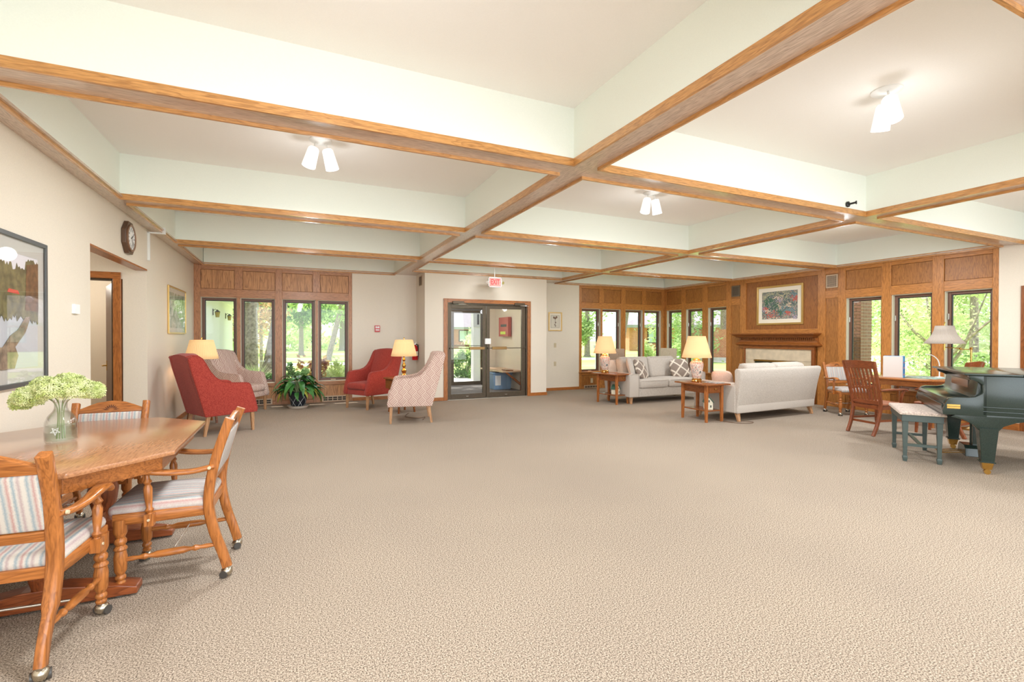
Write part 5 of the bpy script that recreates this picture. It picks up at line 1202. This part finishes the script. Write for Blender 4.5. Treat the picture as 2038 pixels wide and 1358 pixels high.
def foliage(b, rnd, cx, cy, cz, rx_, ry_, rz_, n, size, clumps=26):
    cl_ = []
    for i in range(clumps):
        while True:
            p = V((rnd.uniform(-1, 1), rnd.uniform(-1, 1), rnd.uniform(-1, 1)))
            if .35 < p.length < 1: break
        cl_.append(p)
    for i in range(n):
        c = rnd.choice(cl_); d = V((rnd.gauss(0, .17), rnd.gauss(0, .17), rnd.gauss(0, .15)))
        p = c+d; q = V((cx+p.x*rx_, cy+p.y*ry_, cz+p.z*rz_)); u_ = V((rnd.uniform(-1, 1), rnd.uniform(-1, 1), rnd.uniform(-1, 1))).normalized(); w_ = u_.orthogonal().normalized(); s = size*rnd.uniform(.6, 1.3)
        b.add([q-u_*s, q+w_*s*.5, q+u_*s, q-w_*s*.5], [(0, 1, 2, 3)])
TN = [0]
def tree(label, x, y, tr, h, crowns, mat, n=1400, size=.22, lean=(0, 0), base=-.16, branches=()):
    TN[0] += 1; rnd_ = random.Random(100+TN[0])
    t = thing('tree', label, 'tree', (x, y, base), group='trees outside')
    pts = bez([(0, 0, 0), (lean[0]*.35, lean[1]*.35, h*.35), (lean[0], lean[1], h)], 5)
    B().tube(pts, [tr*(1.35 if i == 0 else 1-.4*i/len(pts)) for i in range(len(pts))], 10).make('trunk', bark, t)
    if branches:
        bb = B()
        for br in branches: bb.tube(bez(br, 4), [.05*(1-.8*i/(4*(len(br)-1))) for i in range(4*(len(br)-1)+1)], 5)
        bb.make('branches', bark, t)
    b = B()
    for (cx, cy, cz, rx_, ry_, rz_) in crowns: foliage(b, rnd_, cx, cy, cz, rx_, ry_, rz_, n//len(crowns), size)
    b.make('foliage', mat, t, smooth=False, kind='stuff'); return t
tree('thick grey tree trunk just beyond the white wing, left of the pair', -1.22, 17.3, .22, 7, [(0, 2, 7.2, 3.5, 3, 1.8)], g_mid, 700, .25)
tree('leaning grey tree trunk, right of the pair beyond the white wing', -.74, 15.6, .21, 7, [(1.5, 2, 6.8, 3.2, 3, 1.6)], g_mid, 700, .25, lean=(1.15, .3))
tree('bronze-leaved small tree between the two trunks', -1.3, 24, .08, 3, [(0, 0, 3.2, 1.2, 1.2, 1.9)], g_bronze, 2200, .09)
tree('dark evergreen tree behind the left lawn', .6, 44, .22, 6, [(0, 0, 5.0, 3.0, 2, 3.2)], g_dark, 3600, .18)
tree('broad green tree with leaning trunk on the left lawn', 2.0, 33, .2, 5.5, [(.9, 0, 6.2, 3.4, 3, 3.0), (-1.6, 3, 5.5, 2.6, 2, 1.8)], g_mid, 6500, .14, lean=(1.3, 0))
tree('stout-trunked tree farther back on the lawn', 5.2, 58, .5, 6, [(0, 0, 7.4, 6.5, 4, 4.2)], g_mid, 5200, .26)
tree('tall tree at the far left edge of the lawn', -4.6, 50, .5, 7, [(0, 0, 6, 5, 4, 5)], g_lime, 1600, .4)
tree('tall lime-green tree behind the lawn', -.5, 75, .5, 8, [(0, 0, 7, 7, 4, 6)], g_lime, 1600, .6)
tree('tall distant tree at the right of the lawn', 12.5, 85, .6, 9, [(0, 0, 8, 7, 4, 7)], g_dark, 1600, .6)
tree('large park tree seen past the entrance column', 23.5, 52, .5, 7, [(0, 0, 6.5, 3.5, 4, 5)], g_lime, 1500, .35)
tree('green tree seen through the leftmost corner windows', 21.4, 32.5, .25, 4, [(0, 0, 4.0, 2.6, 2.5, 2.6), (-.6, 0, 1.8, 1.0, 1, 1.2), (.8, 0, 6.0, 2.6, 2, 1.6)], g_mid, 7000, .13)
tree('tree with sloping branch before the brick house', 23.5, 31.0, .22, 4.5, [(.8, 0, 5.4, 2.2, 2, 1.6)], g_mid, 2600, .13, lean=(1.0, .2))
tree('tree beside the corner of the brick house', 26.5, 26.5, .2, 4, [(0, 0, 4.9, 1.6, 2, 1.6)], g_lime, 2200, .12)
tree('dense tree outside the corner windows', 22.6, 23.2, .3, 5, [(0, 0, 3.6, 2.3, 2.0, 3.3)], g_mid, 6500, .12)
tree('dense pale tree outside the fireplace-side windows', 28.0, 25.0, .3, 5, [(0, 0, 5.0, 2.6, 2.2, 2.2)], g_dark, 4200, .14)
tree('spreading tree beyond the low brick wall', 34, 30.0, .3, 5, [(0, 0, 5.6, 3.6, 3.0, 2.6)], g_mid, 2600, .2)
tree('slender maple with fine branches close outside the right windows', 15.2, 6.65, .06, 3.2, [(.3, .7, 2.4, 1.2, 1.1, 1.5), (1.2, 1.7, 2.0, 1.4, 1.2, 1.6), (.2, -.7, 3.3, .7, .9, .6)], g_lime, 9500, .055,
     branches=([(0, 0, .9), (-.1, -.5, 1.5), (-.1, -1.1, 2.1), (0, -1.8, 2.5)], [(0, 0, 1.2), (0, .6, 1.7), (.1, 1.1, 2.4), (.1, 1.3, 3.1)], [(0, 0, .7), (0, -.35, 1.2), (0, -.6, 1.9), (0, -.9, 2.8)], [(0, 0, 1.6), (0, .3, 2.2), (0, .4, 3.1)]))
tree('bushy bright tree behind the maple', 22.5, 10.2, .2, 4, [(0, 0, 3.4, 2.4, 1.4, 2.9)], g_mid, 5200, .10)
tree('lime tree filling the rightmost window', 21.4, 8.5, .15, 4, [(0, 0, 4.3, 2.2, 1.6, 1.5)], g_lime, 4200, .09)
tree('tall green tree behind the white drive', 44, 16.4, .22, 7, [(0, 0, 6, 5, 6, 6)], g_pale, 5200, .22)
tree('background tree right of the white drive', 52, 24, .5, 7, [(0, 0, 7, 6, 7, 7)], g_mid, 4200, .3)
SN = [0]
def shrub(label, x, y, rx_, ry_, rz_, mat, n=500, size=.07, z=-.16):
    SN[0] += 1; t = thing('shrub', label, 'shrub', (x, y, z), group='shrubs and bed plants outside'); rnd_ = random.Random(300+SN[0])
    if 12.3 < y < 13.3: rz_ *= 1.3
    b = B(); foliage(b, rnd_, 0, 0, rz_*.9, rx_, ry_, rz_, n, size, 18); b.make('foliage', mat, t, smooth=False, kind='stuff')
    s_b = B()
    for i in range(7):
        a = i*.9; s_b.tube([(0, 0, 0), (rx_*.3*math.cos(a), ry_*.3*math.sin(a), rz_*.7), (rx_*.6*math.cos(a), ry_*.6*math.sin(a), rz_*1.3)], .012, 4)
    s_b.make('stems', bark, t, kind='stuff')
# bed below the far windows
gr = thing('ornamental_grass', 'bright yellow-green grass clump outside the second far window', 'plant', (-.82, 12.9, -.15))
b = B(); rnd = random.Random(8)
for i in range(260):
    a = rnd.uniform(0, 2*PI); L_ = rnd.uniform(.5, .95); o_ = rnd.uniform(.1, .55); w_ = .012; p = V((rnd.uniform(-.08, .08), rnd.uniform(-.08, .08), 0)); d = V((math.cos(a), math.sin(a), 0)); s2 = V((-d.y, d.x, 0))
    m1, e = p+d*o_*.4+V((0, 0, L_*.7)), p+d*o_+V((0, 0, L_))
    b.add([p-s2*w_, p+s2*w_, m1+s2*w_, m1-s2*w_, e], [(0, 1, 2, 3), (3, 2, 4)])
b.make('blades', g_lime, gr, smooth=False, kind='stuff')
shrub('broad green hosta-like shrub outside the second far window', -.52, 12.6, .28, .25, .26, g_dark, 400, .09)
shrub('green leafy bed plant behind the potted houseplant', .02, 12.6, .30, .25, .38, g_dark, 500, .08)
shrub('red and yellow coleus outside the third far window', .30, 12.9, .30, .25, .42, g_purple, 500, .07)
shrub('red and cream coleus outside the fourth far window', .66, 12.8, .22, .2, .42, g_purple, 400, .07)
shrub('bright lime shrub outside the fourth far window', .95, 12.7, .26, .25, .40, g_lime, 600, .07)
shrub('pale flowering plant at the right of the fourth far window', 1.30, 12.7, .26, .25, .34, g_pale, 400, .06)
shrub('silvery green bush beside the entrance path', 6.05, 17.6, .55, .5, .55, g_dark, 900, .08)
shrub('yellow-green bush by the entrance column', 6.5, 17.2, .4, .4, .75, g_lime, 800, .08)
shrub('pale feathery shrub behind the entrance column', 6.9, 19, .6, .5, 1.0, g_pale, 900, .09)
shrub('leafy green shrub in the corner outside the far right windows', 12.2, 14.2, .62, .5, .75, g_lime, 1500, .08)
shrub('green shrub outside the first window of the right wall', 13.4, 14.0, .7, .5, .85, g_mid, 1500, .08)
shrub('round pale shrub at the far end of the lawn', .4, 58, 3, 1.5, 1.2, g_pale, 500, .3)
shrub('round yellowish shrub near the far trees', 3.1, 62, 3, 1.5, 1.1, g_lime, 500, .3)
shrub('soft green bush beside the white drive', 20.5, 8.2, .9, 1.5, .55, g_mid, 1400, .09)
shrub('low grey-green bush under the maple', 15.4, 7.2, .7, 1.0, .35, g_pale, 900, .07)
# houses across the grounds
def brickm(name, c1, c2, mort, sc_):
    m_, t, b = newmat(name); tc = nd(t, 'ShaderNodeTexCoord'); sx = nd(t, 'ShaderNodeSeparateXYZ'); t.links.new(tc.outputs['Object'], sx.inputs[0])
    ad = nd(t, 'ShaderNodeMath', operation='ADD'); t.links.new(sx.outputs[0], ad.inputs[0]); t.links.new(sx.outputs[1], ad.inputs[1]); cb = nd(t, 'ShaderNodeCombineXYZ'); t.links.new(ad.outputs[0], cb.inputs[0]); t.links.new(sx.outputs[2], cb.inputs[1])
    br = nd(t, 'ShaderNodeTexBrick', i_Scale=sc_); br.inputs['Color1'].default_value = srgb(*c1); br.inputs['Color2'].default_value = srgb(*c2); br.inputs['Mortar'].default_value = srgb(*mort); br.inputs['Mortar Size'].default_value = .012
    t.links.new(cb.outputs[0], br.inputs['Vector']); t.links.new(br.outputs[0], b.inputs['Base Color']); b.inputs['Roughness'].default_value = .9; return m_
brk = brickm('far_brick', (206, 142, 104), (188, 122, 90), (206, 180, 150), 3.0); roofm = plain('grey_shingle_roof', srgb(168, 158, 162), .8, noise=.08, nscale=4)
def house(label, x, y, L_, D_, eave, ridge, rz, wins):
    t = thing('house', label, 'building', (x, y, -.16), rz)
    B().box(0, L_, 0, D_, 0, eave+.16).make('walls', brk, t, smooth=False)
    B().add([(-.8, -.8, eave), (L_+.8, -.8, eave), (L_+.8, D_+.8, eave), (-.8, D_+.8, eave), (D_/2, D_/2, ridge), (L_-D_/2, D_/2, ridge)], [(0, 1, 5, 4), (1, 2, 5), (2, 3, 4, 5), (3, 0, 4), (3, 2, 1, 0)]).make('roof', roofm, t, smooth=False)
    B().box(-.85, L_+.85, -.85, -.8, eave-.25, eave+.08).make('fascia', plain('fascia_grey', srgb(150, 152, 150), .6), t, smooth=False)
    for a, b_ in wins:
        f = B().box(a, b_, -.06, 0, .9, eave-.35).make('window', dark_bronze, t, smooth=False); B().box(a+.15, (a+b_)/2-.06, -.08, -.06, 1.0, eave-.45).box((a+b_)/2+.06, b_-.15, -.08, -.06, 1.0, eave-.45).make('pane', plain('pale_blind', srgb(190, 210, 206), .3), f, smooth=False)
house('brick house with grey roof seen through the glass entrance doors', 18.5, 66, 9.5, 12, 2.9, 7.5, R(-8), [(3.0, 5.4), (6.4, 8.6)])
house('brick house with pale roof seen through the far right windows', 35, 44.5, 15, 11, 2.9, 6.6, R(-32), [(2, 3.6), (6.2, 8.2), (11, 13)])
lwl = thing('brick_wall', 'low red brick wall with white coping beyond the right wall windows', 'wall', (24.0, 24.5, -.16), R(-40))
B().box(0, 9, 0, .4, 0, 2.1).make('brickwork', brk, lwl, smooth=False); B().box(0, 9, -.1, 0, 0, .25).make('plinth', pave, lwl, smooth=False)
# brick pier just outside the first of the three right windows, built brick by brick on the faces that show
pier = thing('brick_pier', 'brown brick pier just outside the leftmost of the right windows', 'pier', (11.75, 6.66, -.16))
B().box(.01, .40, .01, .635, 0, 2.58).make('mortar_core', plain('mortar', srgb(190, 178, 164), .9), pier, smooth=False)
bm1 = plain('pier_brick', srgb(158, 118, 100), .85, noise=.12, nscale=30)
first = B().box(0, .09, 0, .205, 0, .062).make('brick', bm1, pier, smooth=False); first.location = (0, .005, .01)
half = B().box(0, .09, 0, .0975, 0, .062).make('brick', bm1, pier, smooth=False); half.location = (0, .005, .01+.0745)
for k in range(34):
    row = [(0, first), (.215, first), (.43, first)] if k % 2 == 0 else [(0, half), (.1075, first), (.3225, first), (.5375, half)]
    for fc in (0, 1):
        for u_, src in row:
            if fc == 0 and u_ == 0 and k < 2: continue
            if fc == 1 and u_ > .216: continue
            if fc == 1 and k % 2 == 0 and u_ > .2: src = half
            q = src.copy(); COL.objects.link(q); q.parent = pier; z = .01+k*.0745
            if fc == 0: q.location = (0, .005+u_, z)
            else:
                q.rotation_euler.z = R(-90); q.location = (.10+u_, .095, z)
# mailbox-like white post on the lawn and parked blue car far off
po = thing('white_post', 'white post standing on the lawn outside the corner windows', 'post', (12.95, 18.9, -.16)); B().cyl((0, 0, 0), (0, 0, 1.05), .05, .04).make('shaft', white, po); B().box(-.1, .1, -.08, .08, 1.05, 1.2).make('cap', plain('post_cap_grey', srgb(150, 150, 160), .5), po, smooth=False)
car = thing('car', 'blue car parked far beyond the lawn', 'car', (3.4, 72, -.16), R(8)); cm = plain('car_blue', srgb(92, 116, 170), .3)
B().prism([(-2.2, .3), (2.2, .3), (2.2, .8), (1.5, .95), (.9, 1.45), (-1.0, 1.45), (-1.6, .95), (-2.2, .85)], -.85, .85, 'xz').make('body', cm, car, bevel=.05)
B().prism([(-1.4, .95), (1.35, .95), (.85, 1.38), (-.95, 1.38)], -.87, .87, 'xz').make('windows', black, car, smooth=False)
for x in (-1.35, 1.35):
    for s in (-1, 1): B().cyl((x, s*.7, .32), (x, s*.9, .32), .32, n=16).make('wheel', black, car)

for lb, pts in (('thin brown power cord trailing on the carpet under the lattice armchair', [(1.95, 8.9, .006), (1.8, 8.5, .006), (1.95, 8.25, .006), (2.1, 8.3, .006), (2.0, 8.05, .006)]),
                ('thin cord lying on the carpet by the foot of the nearer sofa', [(6.55, 6.0, .006), (6.6, 5.7, .006), (6.8, 5.55, .006), (6.95, 5.6, .006), (6.85, 5.75, .006)])):
    tag(B().tube(bez(pts, 6), .006, 6).make('power_cord', plain('cord_brown', srgb(110, 84, 64), .5)), lb, 'cord')
